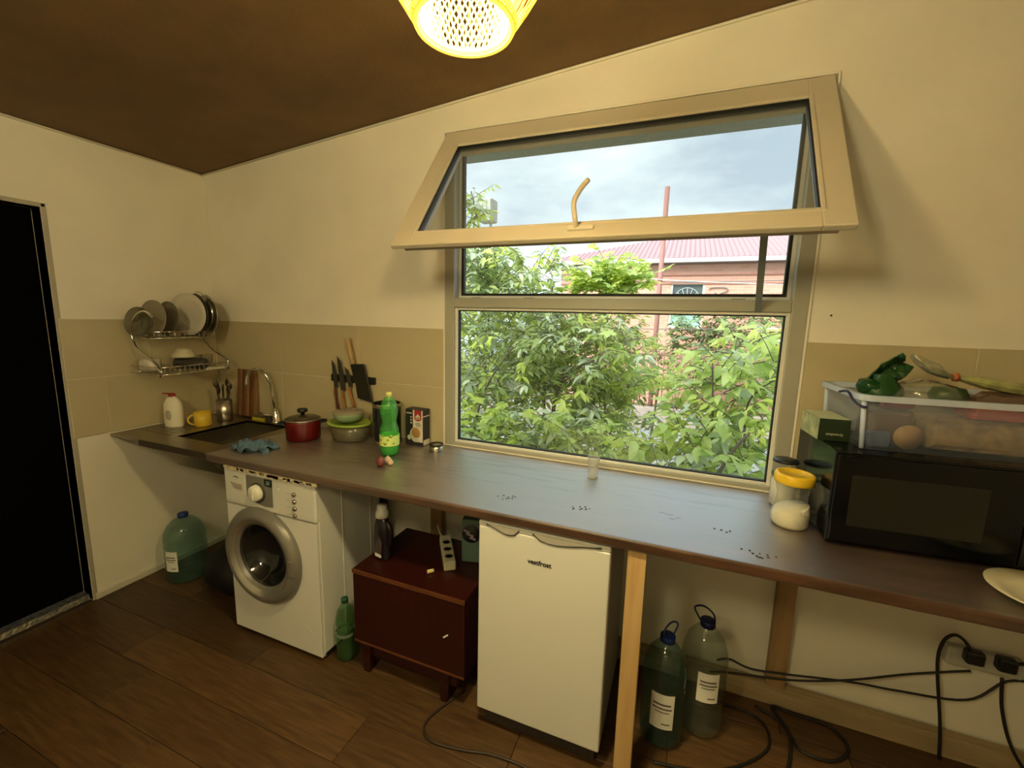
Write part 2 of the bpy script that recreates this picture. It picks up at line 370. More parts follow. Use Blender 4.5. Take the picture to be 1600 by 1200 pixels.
# ================================================================== COUNTER
CX0, CX1, CF, CZ = -2.075, 2.25, -.63, .90
counter = thing('wooden_counter', 'long dark brown laminate worktop on pine legs running under the window', 'counter', (0, 0, 0))
w = MB(); w.box(CX0, CX1, CF, -.009, CZ - .037, CZ, bev=.009, seg=4); w.build('worktop', ctop, counter)
for x, m2 in ((-.108, wood_pale),):
    w = MB(); w.box(x, x + .057, -.615, -.565, 0, CZ - .037, bev=.002); w.build('leg', m2, counter)
for x in (.436, -1.19, 1.75):
    w = MB(); w.box(x, x + .066, -.055, -.012, .085, CZ - .037, bev=.002); w.build('leg', wood_mid, counter)
w = MB(); w.box(-1.56, -1.50, -.055, -.012, 0, CZ - .037, bev=.002); w.build('leg', mat('dark_wood_post', (.07, .045, .03), .7), counter)
w = MB(); w.box(-.2, CX1, -.055, -.012, 0.0, .085, bev=.003); w.build('floor_beam', plank_m, counter)
w = MB(); w.box(-2.055, -2.012, -.60, -.02, CZ - .075, CZ - .037); w.build('cross_beam', mat('dark_wood_post', (.07, .045, .03), .7), counter)
w = MB(); w.box(-2.082, -2.072, CF, -.009, CZ - .037, CZ + .0015); w.build('joint_strip', metal, counter)
# broken wood edge hanging under the front of the worktop above the washer
w = MB(); rr = random.Random(3)
for i in range(26):
    x = -1.95 + i * .021 + rr.uniform(-.006, .006); w.box(x, x + rr.uniform(.018, .05), -.629, -.6205, CZ - .040 - rr.uniform(.003, .014), CZ - .0375, rot=Euler((0, rr.uniform(-.12, .12), 0)).to_matrix())
w.build('torn_edge_foam', mat('torn_foam', (.62, .52, .34), .9), counter, kind='stuff')

# sink unit
sink = thing('steel_sink', 'stainless steel inset sink and drainboard in the corner beside the left wall', 'sink', (0, 0, 0))
w = MB(); bx0, bx1, by0, by1 = -2.50, -2.14, -.50, -.09
for q in ((X0 + .012, bx0, CF + .01, -.012), (bx1, CX0 - .009, CF + .01, -.012), (bx0, bx1, CF + .01, by0), (bx0, bx1, by1, -.012)):
    w.box(q[0], q[1], q[2], q[3], CZ - .012, CZ, bev=.0)
w.build('sink_top', steel_dark, sink)
w = MB(); zb = CZ - .16
w.box(bx0 - .002, bx0, by0, by1, zb, CZ - .001); w.box(bx1, bx1 + .002, by0, by1, zb, CZ - .001)
w.box(bx0, bx1, by0 - .002, by0, zb, CZ - .001); w.box(bx0, bx1, by1, by1 + .002, zb, CZ - .001); w.box(bx0, bx1, by0, by1, zb - .002, zb)
bas = w.build('basin', steel_dark, sink)
w = MB(); w.lathe([(0, zb + .001), (.03, zb + .001), (.034, zb + .004), (.036, zb)], 20, loc=(-2.32, -.3, 0)); w.build('drain', metal, bas)
w = MB(); w.box(-2.60, CX0 - .009, CF + .004, CF + .012, CZ - .032, CZ, bev=.002); w.build('front_rim', mat('rim_dark', (.05, .035, .025), .5), sink)
for k in range(6):
    w = MB(); w.box(X0 + .10, bx0 - .06, -.50 + k * .035, -.49 + k * .035, CZ, CZ + .002, bev=.001, seg=1); w.build('drain_rib', steel_dark, sink)
fau = thing('kitchen_tap', 'tall chrome gooseneck tap rising behind the sink', 'tap', (-2.30, -.05, CZ))
w = MB(); w.lathe([(.0, 0), (.027, 0), (.027, .006), (.02, .012), (.018, .07), (.013, .08), (0, .08)], 20); w.build('tap_base', chrome, fau)
w = MB(); pts = [(0, 0, .05), (-.012, -.003, .17), (-.02, -.006, .25)]
for k in range(11):
    a = PI * k / 10; pts.append((-.095 + .073 * math.cos(a), -.02 - .03 * k / 10, .262 + .068 * math.sin(a)))
pts += [(-.17, -.052, .235), (-.172, -.053, .222)]
w.tube(pts, .0095, 10); w.build('spout', chrome, fau)
w = MB(); w.tube([(0, -.02, .045), (-.03, -.045, .055), (-.07, -.055, .062)], .007, 8); w.build('lever', chrome, fau)

# ================================================================== WASHING MACHINE
wx0, wx1, wy0, wy1, wz0, wz1 = -1.968, -1.405, -.615, -.20, .022, .858
wm = thing('washing_machine', 'white front-loading washing machine with a round grey door under the counter', 'washing machine', (0, 0, 0))
w = MB(); w.box(wx0, wx0 + .012, wy0 + .012, wy1, wz0, wz1, bev=.004); w.box(wx1 - .012, wx1, wy0 + .012, wy1, wz0, wz1, bev=.004); w.box(wx0, wx1, wy1 - .012, wy1, wz0, wz1, bev=.004); w.box(wx0, wx1, wy0 + .012, wy1, wz1 - .02, wz1, bev=.006); w.box(wx0, wx1, wy0 + .012, wy1, wz0, wz0 + .02, bev=.004); w.build('body', white_en, wm)
w = MB(); w.box(wx0, wx1, wy0 - .004, wy0 + .02, .675, wz1, bev=.008, seg=3); w.build('control_panel', white_en, wm)
w = MB(); hx, hz, hr_ = -1.735, .455, .155; ax0, ax1, az0, az1 = wx0 + .002, wx1 - .002, wz0 + .004, .668
angs = sorted([2 * PI * k / 48 for k in range(48)] + [math.atan2(zc_ - hz, xc_ - hx) % (2 * PI) for xc_ in (ax0, ax1) for zc_ in (az0, az1)]); NH = len(angs)
vs = []; fs = []
for yy in (wy0, wy0 + .018):
    for a in angs:
        c_, s__ = math.cos(a), math.sin(a)
        tt = min(((ax1 if c_ > 0 else ax0) - hx) / c_ if abs(c_) > 1e-6 else 9, ((az1 if s__ > 0 else az0) - hz) / s__ if abs(s__) > 1e-6 else 9)
        vs += [(hx + hr_ * c_, yy, hz + hr_ * s__), (hx + tt * c_, yy, hz + tt * s__)]
for k in range(NH):
    j = (k + 1) % NH; o_ = 2 * NH
    fs += [(2 * k, 2 * j, 2 * j + 1, 2 * k + 1), (o_ + 2 * k, o_ + 2 * k + 1, o_ + 2 * j + 1, o_ + 2 * j), (2 * k, o_ + 2 * k, o_ + 2 * j, 2 * j), (2 * k + 1, 2 * j + 1, o_ + 2 * j + 1, o_ + 2 * k + 1)]
w.raw(vs, fs)
w.build('front_panel', mat('washer_front', (.72, .71, .67), .4), wm)
for yy in (-.47, -.28):
    w = MB(); w.box(wx1 - .002, wx1 + .002, yy, yy + .006, .05, .83, bev=.0015, seg=1); w.build('side_seam', white_en, wm)
for x in (wx0 + .05, wx1 - .05):
    for yy in (wy0 + .06, wy1 - .05):
        w = MB(); w.lathe([(0, 0), (.02, 0), (.02, .012), (.009, .016), (.009, .03)], 12, loc=(x, yy, 0)); w.build('foot', black, wm)
cx, czz, fy = -1.735, .455, wy0
RX = Matrix.Rotation(PI / 2, 3, 'X')
ring_m = mat('door_ring_grey', (.24, .225, .20), .38, metal=.35)
w = MB(); w.lathe([(.232, 0), (.236, .012), (.225, .03), (.205, .042), (.185, .040), (.172, .030), (.152, .016), (.150, .004)], 48, loc=(cx, fy, czz), axis=RX)
dr = w.build('porthole_door', ring_m, wm)
w = MB(); w.lathe([(.186, .0405), (.178, .037), (.170, .030), (.164, .026)], 48, loc=(cx, fy - .001, czz), axis=RX); w.build('chrome_ring', mat('ring_bright', (.55, .53, .48), .28, metal=.8), dr)
w = MB(); w.lathe([(.151, .012), (.14, .002), (.125, -.03), (.10, -.06), (.05, -.075), (0, -.08)], 40, loc=(cx, fy, czz), axis=RX); w.build('door_glass', glassmat('washer_glass', (.45, .45, .42), .25, (.02, .02, .02), .05, 1.6), dr)
w = MB(); w.lathe([(.154, -.002), (.150, -.03), (.165, -.06), (.17, -.30), (.05, -.33), (0, -.33)], 40, loc=(cx, fy, czz), axis=RX); w.build('drum', mat('drum_dark', (.09, .085, .06), .4, metal=.6), wm)
w = MB(); w.box(cx + .19, cx + .222, fy - .046, fy - .03, czz - .04, czz + .04, bev=.006); w.build('door_grip', ring_m, dr)
pm_ = mat('panel_grey', (.17, .17, .15), .4)
w = MB(); w.prism([(-1.815, .835), (-1.655, .835), (-1.655, .705), (-1.70, .70), (-1.76, .708), (-1.815, .733)], wy0 - .0075, wy0 - .003); w.build('dial_panel', pm_, wm)
w = MB(); w.lathe([(0, .0), (.046, .0), (.046, .004), (.040, .006)], 32, loc=(-1.742, wy0 - .0075, .762), axis=RX); w.build('dial_ring', mat('dial_dark', (.06, .055, .04), .5), wm)
w = MB(); w.lathe([(.038, .004), (.036, .022), (.030, .027), (0, .027)], 32, loc=(-1.744, wy0 - .0075, .762), axis=RX); w.box(-1.749, -1.739, wy0 - .038, wy0 - .03, .735, .79, bev=.002); w.build('dial_knob', mat('knob_white', (.85, .82, .70), .35), wm)
w = MB(); w.box(-1.698, -1.654, wy0 - .0095, wy0 - .004, .800, .833, bev=.001); ds = w.build('display', black, wm)
text('display_digits', '20', .024, mat('digits_dim', (.25, .5, .45), .5), ds, (-1.675, wy0 - .0098, .817), (PI / 2, 0, 0))
w = MB(); w.box(wx0 + .012, -1.828, wy0 - .0065, wy0 - .003, .69, .838, bev=.002); dw = w.build('detergent_drawer', white_en, wm)
w = MB(); w.prism([(-1.925, .785), (-1.845, .782), (-1.845, .755), (-1.895, .757)], wy0 - .009, wy0 - .006); w.build('drawer_grip', mat('grip_shade', (.42, .38, .31), .5), dw)
w = MB(); w.tube([(-1.897, wy0 - .0068, .813), (-1.885, wy0 - .0068, .816), (-1.868, wy0 - .0068, .812)], .0024, 6); w.build('maker_mark', mat('ink_dark', (.05, .045, .035), .6), dw)
for k in range(4):
    w = MB(); w.lathe([(0, .010), (.008, .009), (.0105, .004), (.0105, 0)], 14, loc=(-1.522, wy0 - .004, .79 - k * .033), axis=RX); w.build('button', mat('button_silver', (.40, .34, .30), .2, metal=.8), wm)
    w = MB(); w.box(-1.572, -1.545, wy0 - .0048, wy0 - .0038, .789 - k * .033, .7915 - k * .033); w.build('button_legend', MATS['grip_shade'], wm)
w = MB(); w.lathe([(0, .002), (.004, .002), (.004, 0)], 10, loc=(-1.617, wy0 - .004, .797), axis=RX); w.build('indicator', mat('led_lit', (.8, .8, .7), .3), wm)
w = MB(); w.lathe([(.040, 0), (.041, .0012), (.043, .0012), (.044, 0)], 30, loc=(-1.50, wy0 + .0005, .115), axis=RX); w.build('filter_cover', MATS['washer_front'], wm)

# ================================================================== FRIDGE
fr = thing('small_fridge', 'small white under-counter fridge with a plain door beside the pine front leg', 'fridge', (0, 0, 0))
fx0, fx1 = -.630, -.160
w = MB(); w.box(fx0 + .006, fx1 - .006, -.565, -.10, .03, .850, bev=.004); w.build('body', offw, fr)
w = MB(); w.box(fx0, fx1, -.617, -.572, .085, .835, bev=.006, seg=3); dr = w.build('door', white_en, fr)
# moulded top of the door with two scooped hand grips
w = MB(); w.box(fx0, fx1, -.617, -.572, .8355, .855, bev=.004); w.build('door_top', white_en, fr)
gm = mat('grip_grey', (.40, .37, .32), .5)
for xa, xb, s_ in ((-.60, -.475, 1), (-.425, -.19, -1)):
    poly = [(xa, .846)]
    for k in range(9):
        u = k / 8; v = (u if s_ > 0 else 1 - u)
        poly.append((xa + (xb - xa) * u, .846 - .028 * (math.sin(PI * min(1, v ** 1.6)) * .6 + .4 * v if v < .97 else 0)))
    poly.append((xb, .846)); poly = poly[::-1]
    w = MB(); w.prism(poly, -.6195, -.6165); w.build('hand_grip', gm, dr)
    w = MB(); w.tube([(p[0], -.6195, p[1]) for p in poly[1:-1]], .0022, 6); w.build('grip_edge', black, dr)
text('brand_lettering', 'vestfrost', .024, mat('ink_black', (.02, .018, .015), .5), dr, (-.398, -.6178, .742), (PI / 2, 0, 0), bold=.0006)
w = MB(); w.box(fx0 + .02, fx1 - .02, -.585, -.55, .012, .08); w.build('plinth', mat('plinth_dark', (.03, .022, .016), .7), fr)
for x in (fx0 + .04, fx1 - .04):
    for yy in (-.56, -.14):
        w = MB(); w.lathe([(0, 0), (.016, 0), (.016, .03)], 10, loc=(x, yy, 0)); w.build('foot', black, fr)

# ================================================================== RED CABINET
cab = thing('red_bedside_cabinet', 'dark red wood-veneer cabinet on short legs between washing machine and fridge', 'cabinet', (0, 0, 0))
rm = mat('mahogany_veneer', (.022, .0018, .001), .4, col2=(.034, .003, .0015), nscale=7, stretch=(14, 14, .8))
rm2 = mat('mahogany_edge', (.10, .03, .010), .4, col2=(.14, .045, .016), nscale=7, stretch=(2, 9, 9))
a0, a1, b0, b1, ztop = -1.238, -.695, -.595, -.20, .50
w = MB(); w.box(a0, a1, b0, b1, ztop - .018, ztop, bev=.002); w.build('top_board', rm, cab)
w = MB(); w.box(a0, a1, b0 - .004, b0, ztop - .018, ztop, bev=.001); w.build('top_edging', rm2, cab)
w = MB(); w.box(a0, a1, b0 + .02, b1, .155, ztop - .018); w.build('carcass', rm, cab)
w = MB(); w.box(a0 + .002, a1 - .002, b0, b0 + .018, .158, ztop - .020, bev=.002); dr = w.build('door', rm, cab)
w = MB(); w.box(a0 + .002, a1 - .002, b0 - .003, b0 + .001, .158, .166); w.build('door_edging', rm2, dr)
w = MB(); w.box(a0 + .03, a1 - .05, b0 + .03, b0 + .05, .08, .155); w.build('apron', rm, cab)
for x in (a0 + .02, a1 - .13):
    for yy in (b0 + .02, b1 - .07):
        w = MB(); w.prism([(x, .155), (x + .05, .155), (x + .04, 0), (x + .01, 0)], yy, yy + .045); w.build('leg', rm, cab)
tag(MB().box(-.79, -.765, -.602, -.5995, .325, .331, rot=Euler((0, -.7, 0)).to_matrix()).build('paper_scrap', tiss), 'tiny white paper scrap stuck near the right end of the red cabinet door', 'scrap')
w = MB(); w.tube([(-.925, -.50, ztop + .008), (-.905, -.48, ztop + .008)], .008, 8); tag(w.build('cigarette_filter', mat('filter_yellow', (.62, .5, .22), .8)), 'small yellowish filter lying on the red cabinet in front of the power strip', 'cigarette end')

# ================================================================== helpers for vessels
def cap_bottle(t_, prof, m_body, cap_r, cap_z0, cap_z1, m_cap, seg=28):
    w = MB(); w.lathe(prof, seg); w.build('bottle_body', m_body, t_)
    w = MB(); w.lathe([(0, cap_z1), (cap_r * .93, cap_z1), (cap_r, cap_z1 - .002), (cap_r, cap_z0), (0, cap_z0)], 20); return w.build('cap', m_cap, t_)
def curved_label(t_, r_, z0, z1, a0, a1, m_, name='label', n=14):
    w = MB(); vs = []; fs = []
    for k in range(n + 1):
        a = a0 + (a1 - a0) * k / n
        for (rr_, z) in ((r_, z0), (r_, z1), (r_ + .0012, z0), (r_ + .0012, z1)): vs.append((rr_ * math.cos(a), rr_ * math.sin(a), z))
    for k in range(n):
        i = k * 4; fs += [(i, i + 4, i + 5, i + 1), (i + 2, i + 3, i + 7, i + 6), (i, i + 2, i + 6, i + 4), (i + 1, i + 5, i + 7, i + 3)]
    fs += [(0, 1, 3, 2), (n * 4, n * 4 + 2, n * 4 + 3, n * 4 + 1)]
    w.raw(vs, fs); return w.build(name, m_, t_)
ink = mat('ink_grey', (.12, .10, .09), .7)

# green soda bottle on the counter
gb = glassmat('green_pet', (.55, .95, .45), .24, (.14, .66, .16), .06, 1.5)
t_ = thing('green_soda_bottle', 'full green soda bottle with yellow cap and label on the counter', 'bottle', (-1.285, -.265, CZ), .2)
prof = [(0, .004), (.030, .0), (.040, .012), (.044, .03), (.045, .10), (.046, .125), (.043, .135), (.0335, .165), (.033, .175), (.040, .195), (.043, .22), (.041, .24), (.030, .268), (.016, .288), (.0135, .30)]
cap_bottle(t_, prof, gb, .0155, .290, .311, mat('cap_yellow', (.80, .76, .25), .4))
w = MB(); w.lathe([(0, .004), (.028, .003), (.038, .014), (.0425, .03), (.0425, .055), (0, .055)], 24); w.build('soda', glassmat('soda_green', (.25, .80, .15), .45, (.05, .55, .05), .05, 1.33), t_)
curved_label(t_, .0462, .055, .105, 0, 2 * PI, mat('label_lime', (.66, .80, .22), .5), n=24)
for k in range(7):
    a = -2.4 + k * .28; w = MB(); w.lathe([(0, .0), (.006 + .003 * (k % 2), 0), (0, .001)], 8, loc=(.0478 * math.cos(a), .0478 * math.sin(a), .07 + .018 * (k % 3)), axis=Matrix.Rotation(PI / 2, 3, 'Y').to_3x3() if False else (Matrix.Rotation(a, 3, 'Z') @ Matrix.Rotation(PI / 2, 3, 'Y'))); w.build('label_print', mat('lime_dark', (.48, .64, .16), .5), t_)

# small green empty bottle on the floor by the washing machine
ge = glassmat('green_pet_dark', (.66, .84, .62), .10, (.10, .28, .10), .06, 1.5)
t_ = thing('empty_green_bottle', 'empty green plastic bottle standing on the floor between washing machine and red cabinet', 'bottle', (-1.335, -.545, 0), 0)
cap_bottle(t_, [(0, .004), (.028, .0), (.039, .012), (.042, .03), (.042, .12), (.035, .145), (.035, .155), (.042, .18), (.042, .21), (.034, .245), (.015, .275), (.013, .29)], ge, .0155, .282, .302, mat('cap_green', (.01, .08, .04), .4))
curved_label(t_, .0425, .128, .142, 0, 2 * PI, glassmat('clear_band', (.6, .7, .6), .3, (.5, .6, .5)), 'band', 20)

# big 5-litre bottles
def big_bottle(name, label, loc, h, r_, m_body, capm, rz=0, lab=None, handle=True, marks=True):
    t_ = thing(name, label, 'bottle', loc, rz, )
    pr = [(0, .012), (r_ * .7, .0), (r_ * .93, .012), (r_, .03)]
    z = .06
    while z < h * .60:
        pr += [(r_, z), (r_ * .965, z + .008), (r_, z + .016)]; z += .034
    pr += [(r_ * 1.0, h * .66), (r_ * .95, h * .74), (r_ * .78, h * .84), (r_ * .50, h * .91), (.024, h * .94), (.022, h * .955)]
    cp = cap_bottle(t_, pr, m_body, .027, h * .945, h, capm)
    if handle:
        w = MB(); w.tube(spline([(-.026, 0, h * .955), (-.055, 0, h + .02), (-.02, .0, h + .045), (.02, 0, h + .03), (.026, 0, h * .955)], 5), .0035, 6); w.build('carry_handle', capm, t_)
    if lab:
        a0, a1, z0, z1 = lab; lb = curved_label(t_, r_ + .0008, z0, z1, a0, a1, tiss)
        for zz, f0, f1, th in ((.72, .12, .85, .006), (.60, .10, .9, .005), (.50, .2, .8, .003), (.16, .5, .85, .004)):
            curved_label(lb, r_ + .0022, z0 + (z1 - z0) * zz - th / 2, z0 + (z1 - z0) * zz + th / 2, a0 + (a1 - a0) * f0, a0 + (a1 - a0) * f1, ink, 'label_print', 8)
    return t_
wt = glassmat('clear_pet', (.86, .90, .86), .09, (.26, .30, .26), .08, 1.5)
wt2 = glassmat('teal_pet', (.66, .80, .76), .13, (.10, .20, .18), .08, 1.5)
bl = mat('cap_blue', (.01, .035, .20), .4); bl2 = mat('cap_navy', (.006, .010, .06), .4)
big_bottle('water_bottle', 'large clear water bottle with bright blue cap just right of the pine front leg', (.036, -.37, 0), .425, .078, wt2, bl, -2.2, (.1, 1.15, .10, .24))
big_bottle('water_bottle', 'tallest clear water bottle with navy cap and wire handle, second from the pine front leg', (.175, -.26, 0), .452, .084, wt, bl2, -.5, (-1.35, -.45, .17, .29))
big_bottle('water_bottle', 'large teal water bottle on the floor under the sink beside the left wall', (-2.645, -.425, 0), .40, .105, wt2, bl, 0, (-1.62, -.95, .09, .21), handle=False)
# dark bag lying under the sink behind the bottle
bm_ = MB(); bm_.lathe([(0, .0), (.20, .0), (.235, .06), (.22, .16), (.13, .23), (0, .25)], 20, sx=1.0, sy=.9)
rr = random.Random(5)
for v in bm_.bm.verts: v.co += Vector((rr.uniform(-.014, .014), rr.uniform(-.014, .014), rr.uniform(-.01, .012) if v.co.z > .01 else 0))
tag(bm_.build('rubbish_bag', mat('bag_black', (.004, .004, .005), .6), loc=(-2.30, -.29, 0)), 'black plastic bag on the floor between teal bottle and washing machine', 'bag')
# cloth hung on the pipe under the sink
w = MB(); w.tube(spline([(-2.44, -.16, .47), (-2.33, -.16, .475), (-2.22, -.18, .50), (-2.10, -.2, .56), (-1.99, -.2, .60)], 6), .017, 8)
tag(w.build('sink_hose', mat('hose_grey', (.16, .14, .12), .5)), 'grey corrugated waste hose sagging under the sink towards the washing machine', 'hose')
w = MB(); w.lathe([(.02, 0), (.022, .05), (.035, .08), (.02, .09), (.02, .255)], 14, loc=(-2.32, -.3, .47)); tag(w.build('sink_trap', mat('trap_dark', (.08, .07, .06), .6)), 'dark plastic siphon trap under the sink basin', 'siphon')

# ================================================================== things on the sink
t_ = thing('cleaner_bottle', 'white cleaning-liquid bottle with red flip cap on the steel drainboard', 'bottle', (-2.725, -.375, CZ), .3)
w = MB(); w.lathe([(0, 0), (.048, 0), (.052, .01), (.052, .11), (.050, .135), (.034, .165), (.020, .175), (.018, .18), (0, .18)], 24, sx=1, sy=.72); w.build('bottle_body', mat('plastic_white', (.80, .76, .62), .45), t_)
w = MB(); w.lathe([(.017, .178), (.019, .19), (.010, .198), (.0, .198)], 16); w.box(-.055, 0, -.006, .006, .190, .198, bev=.002); w.build('flip_cap', mat('cap_red', (.30, .02, .015), .4), t_)
w = MB(); w.lathe([(0, .001), (.017, .001), (.018, 0)], 18, loc=(.0, -.0375, .075), axis=RX, sy=1.6); w.build('label', mat('label_grey', (.42, .38, .30), .6), t_)
mg = thing('yellow_mug', 'yellow mug with handle standing on the drainboard beside the white bottle', 'mug', (-2.600, -.295, CZ), .95)
mug_m = mat('mug_yellow', (.70, .48, .035), .35)
w = MB(); w.lathe([(0, 0), (.036, 0), (.042, .008), (.043, .085), (.040, .085), (.039, .01), (0, .008)], 28); w.build('mug_body', mug_m, mg)
w = MB(); w.tube([(-.040 - .03 * math.sin(a), -.01, .043 + .028 * math.cos(a)) for a in [PI * k / 10 for k in range(11)]], .005, 8); w.build('mug_handle', mug_m, mg)
cj = thing('cutlery_holder', 'steel cutlery holder packed with spoons and forks in front of the wooden board', 'holder', (-2.625, -.145, CZ))
w = MB(); w.lathe([(0, 0), (.040, 0), (.043, .003), (.043, .13), (.041, .13), (.040, .004), (0, .004)], 24); w.build('cup', metal, cj)
dk = mat('cutlery_dark', (.10, .08, .06), .3, metal=.7)
for k in range(8):
    a = k * 2 * PI / 8 + .2; rr_ = .022; tilt = Vector((math.cos(a) * .025, math.sin(a) * .02, 0)); b0_ = Vector((math.cos(a) * rr_ * .6, math.sin(a) * rr_ * .6, .01)); e_ = b0_ + tilt + Vector((0, 0, .16 + .02 * (k % 3)))
    t2 = thing(['spoon', 'fork'][k % 2], 'metal %s standing handle down in the steel cutlery holder' % ['spoon', 'fork'][k % 2], ['spoon', 'fork'][k % 2], cj.location + b0_, 0, ['spoons', 'forks'][k % 2] + ' in the steel holder')
    w = MB(); w.tube([Vector(), e_ - b0_], .003, 6); w.build('stem', dk, t2)
    w = MB(); w.lathe([(0, -.026), (.012, -.015), (.015, 0), (.011, .018), (0, .026)], 12, loc=(e_ - b0_) + Vector((0, 0, .022)), sy=.28, axis=Matrix.Rotation(a, 3, 'Z')); w.build('bowl' if k % 2 == 0 else 'tines', dk, t2)
cb = thing('cutting_board', 'striped brown wooden cutting board leaning on the tiles behind the sink', 'cutting board', (-2.575, -.02, CZ + .008))
cb.rotation_euler = (-.09, 0, 0)
rr = random.Random(2)
for k in range(8):
    w = MB(); w.box(-.085 + k * .0215, -.085 + k * .0215 + .0212, -.022, -.004, 0, .30, bev=.001, seg=1); w.build('strip', mat('board_strip_%d' % (k % 3), [(.17, .075, .025), (.26, .13, .05), (.11, .045, .018)][k % 3], .5, noise=.15, nscale=6, stretch=(9, 9, .7)), cb)
t_ = thing('yellow_sponge', 'yellow sponge on the rim behind the sink basin', 'sponge', (-2.43, -.055, CZ)); w = MB(); w.box(-.05, .045, -.02, .02, 0, .022, bev=.004); w.build('foam', mat('sponge_yellow', (.55, .42, .03), .9, bump=.5, bscale=200), t_); w = MB(); w.box(-.05, .045, -.02, .02, .022, .028, bev=.002); w.build('scour_pad', mat('scour_dark', (.10, .10, .03), .95), t_)
tag(MB().box(-2.365, -2.33, -.075, -.03, CZ, CZ + .035, bev=.003).build('soap_dish', mat('soap_dark', (.06, .045, .035), .4)), 'small dark box beside the tap foot on the sink rim', 'soap dish')
# blue cloth
w = MB(); n = 22; vs = []; fs = []
for i in range(n + 1):
    for j in range(n + 1):
        u, v = i / n - .5, j / n - .5
        hgt = .012 + .030 * math.exp(-((u + .12) ** 2 * 26 + v * v * 14)) + .013 * math.sin(u * 19 + v * 6) + .008 * math.sin(v * 23 + u * 8)
        vs.append((u * .19 + .02 * math.sin(v * 9), v * .14 + .015 * math.sin(u * 11), max(.0015, hgt * (1 - 1.2 * max(0, abs(u) - .35)))))
for i in range(n):
    for j in range(n): a = i * (n + 1) + j; fs.append((a, a + n + 1, a + n + 2, a + 1))
w.raw(vs, fs, True); o = w.build('blue_cloth', mat('cloth_blue', (.10, .17, .24), .95, noise=.2, nscale=60), loc=(-1.94, -.47, CZ)); o.rotation_euler = (0, 0, .35)
md = o.modifiers.new('s', 'SOLIDIFY'); md.thickness = .0025; md.offset = 1
tag(o, 'crumpled blue dishcloth on the counter beside the sink edge', 'cloth')

# ================================================================== dish rack
rk = thing('dish_rack', 'two-tier chrome dish rack hung on the left wall above the sink', 'dish rack', (0, 0, 0))
lp = [(-2.60, 1.53), (-2.66, 1.562), (-2.73, 1.55), (-2.79, 1.50), (-2.803, 1.45), (-2.789, 1.392), (-2.745, 1.349), (-2.632, 1.296), (-2.583, 1.258), (-2.576, 1.235), (-2.589, 1.215)]
for y_, off in ((-.50, 0), (-.145, 0)):
    if y_ == -.50: P = [(x, y_, z) for x, z in lp]
    else: P = [(x, y_, z) for x, z in ((-2.80, 1.684), (-2.76, 1.682), (-2.70, 1.645), (-2.665, 1.568), (-2.68, 1.50), (-2.73, 1.452), (-2.766, 1.414), (-2.70, 1.345), (-2.61, 1.307), (-2.565, 1.285), (-2.56, 1.25), (-2.58, 1.222), (-2.64, 1.206))]
    w = MB(); w.tube(spline(P, 6), .006, 8); w.build('side_tube', chrome, rk)
w = MB(); w.tube(spline([(-2.665, -.145, 1.568), (-2.72, -.08, 1.545), (-2.77, -.02, 1.47)], 5), .004, 8); w.build('wall_arm', chrome, rk)
def shelf(z, x0, x1, y0, y1, lip):
    w = MB(); rr_ = .0022
    loop = [(x0, y0, z), (x1, y0, z), (x1, y1, z), (x0, y1, z), (x0, y0, z)]
    for a, b_ in zip(loop, loop[1:]): w.tube([a, b_], .003, 6)
    w.tube([(x1, y0, z + lip), (x1, y1, z + lip)], .0025, 6)
    k = y0
    while k < y1 - .005: w.tube([(x0, k, z), (x1, k, z), (x1, k, z + lip)], rr_ * .7, 5); k += .026
    w.tube([(x0, y0, z + lip), (x1, y0, z + lip), (x1, y0, z)], .0025, 6)
    w.build('wire_shelf', chrome, rk)
shelf(1.418, -2.86, -2.66, -.47, -.13, .035)
shelf(1.222, -2.86, -2.61, -.49, -.10, .04)
def disc_plate(name, label, loc, r_, m_, tilt, group=None):
    t_ = MB(); t_.lathe([(0, 0), (r_ * .6, 0), (r_, .018), (r_, .021), (r_ * .6, .004), (0, .004)], 32)
    o = t_.build(name, m_, loc=loc); o.rotation_euler = tilt; tag(o, label, 'plate', group); return o
pl1 = mat('plate_grey', (.25, .22, .16), .3); pl2 = mat('plate_white', (.62, .57, .48), .4); pl3 = mat('plate_dark', (.04, .035, .03), .3)
w = MB(); w.lathe([(0, 0), (.05, .003), (.075, .03), (.08, .05), (.078, .05), (.072, .03), (.048, .007), (0, .004)], 30); o = w.build('glass_bowl', glassmat('glass_smoke', (.62, .6, .5), .25, (.3, .28, .2), .05, 1.5), loc=(-2.74, -.46, 1.50)); o.rotation_euler = (PI / 2 - .15, 0, .25); tag(o, 'clear glass bowl standing at the left end of the upper rack', 'bowl')
disc_plate('dinner_plate', 'grey-brown plate leaning second from the left in the upper rack', (-2.755, -.400, 1.525), .10, pl1, (PI / 2 - .1, 0, .12))
disc_plate('dinner_plate', 'darker brown plate standing in the middle of the upper rack', (-2.755, -.325, 1.522), .098, mat('plate_brown', (.13, .11, .075), .3), (PI / 2 - .1, 0, .02))
w = MB(); w.box(-.105, .105, -.004, .004, -.115, .115, bev=.0035, seg=2)
for v in w.bm.verts: pass
disc_plate('white_plate', 'large white plate facing the room in the upper rack', (-2.755, -.215, 1.552), .124, pl2, (PI / 2, 0, .22))
disc_plate('pan_cover', 'black round pan cover standing at the right end of the upper rack', (-2.75, -.165, 1.550), .125, pl3, (PI / 2, 0, -.10))
disc_plate('pan_cover', 'thin steel pan cover behind the black one in the upper rack', (-2.72, -.125, 1.55), .12, metal, (PI / 2, 0, -.10))
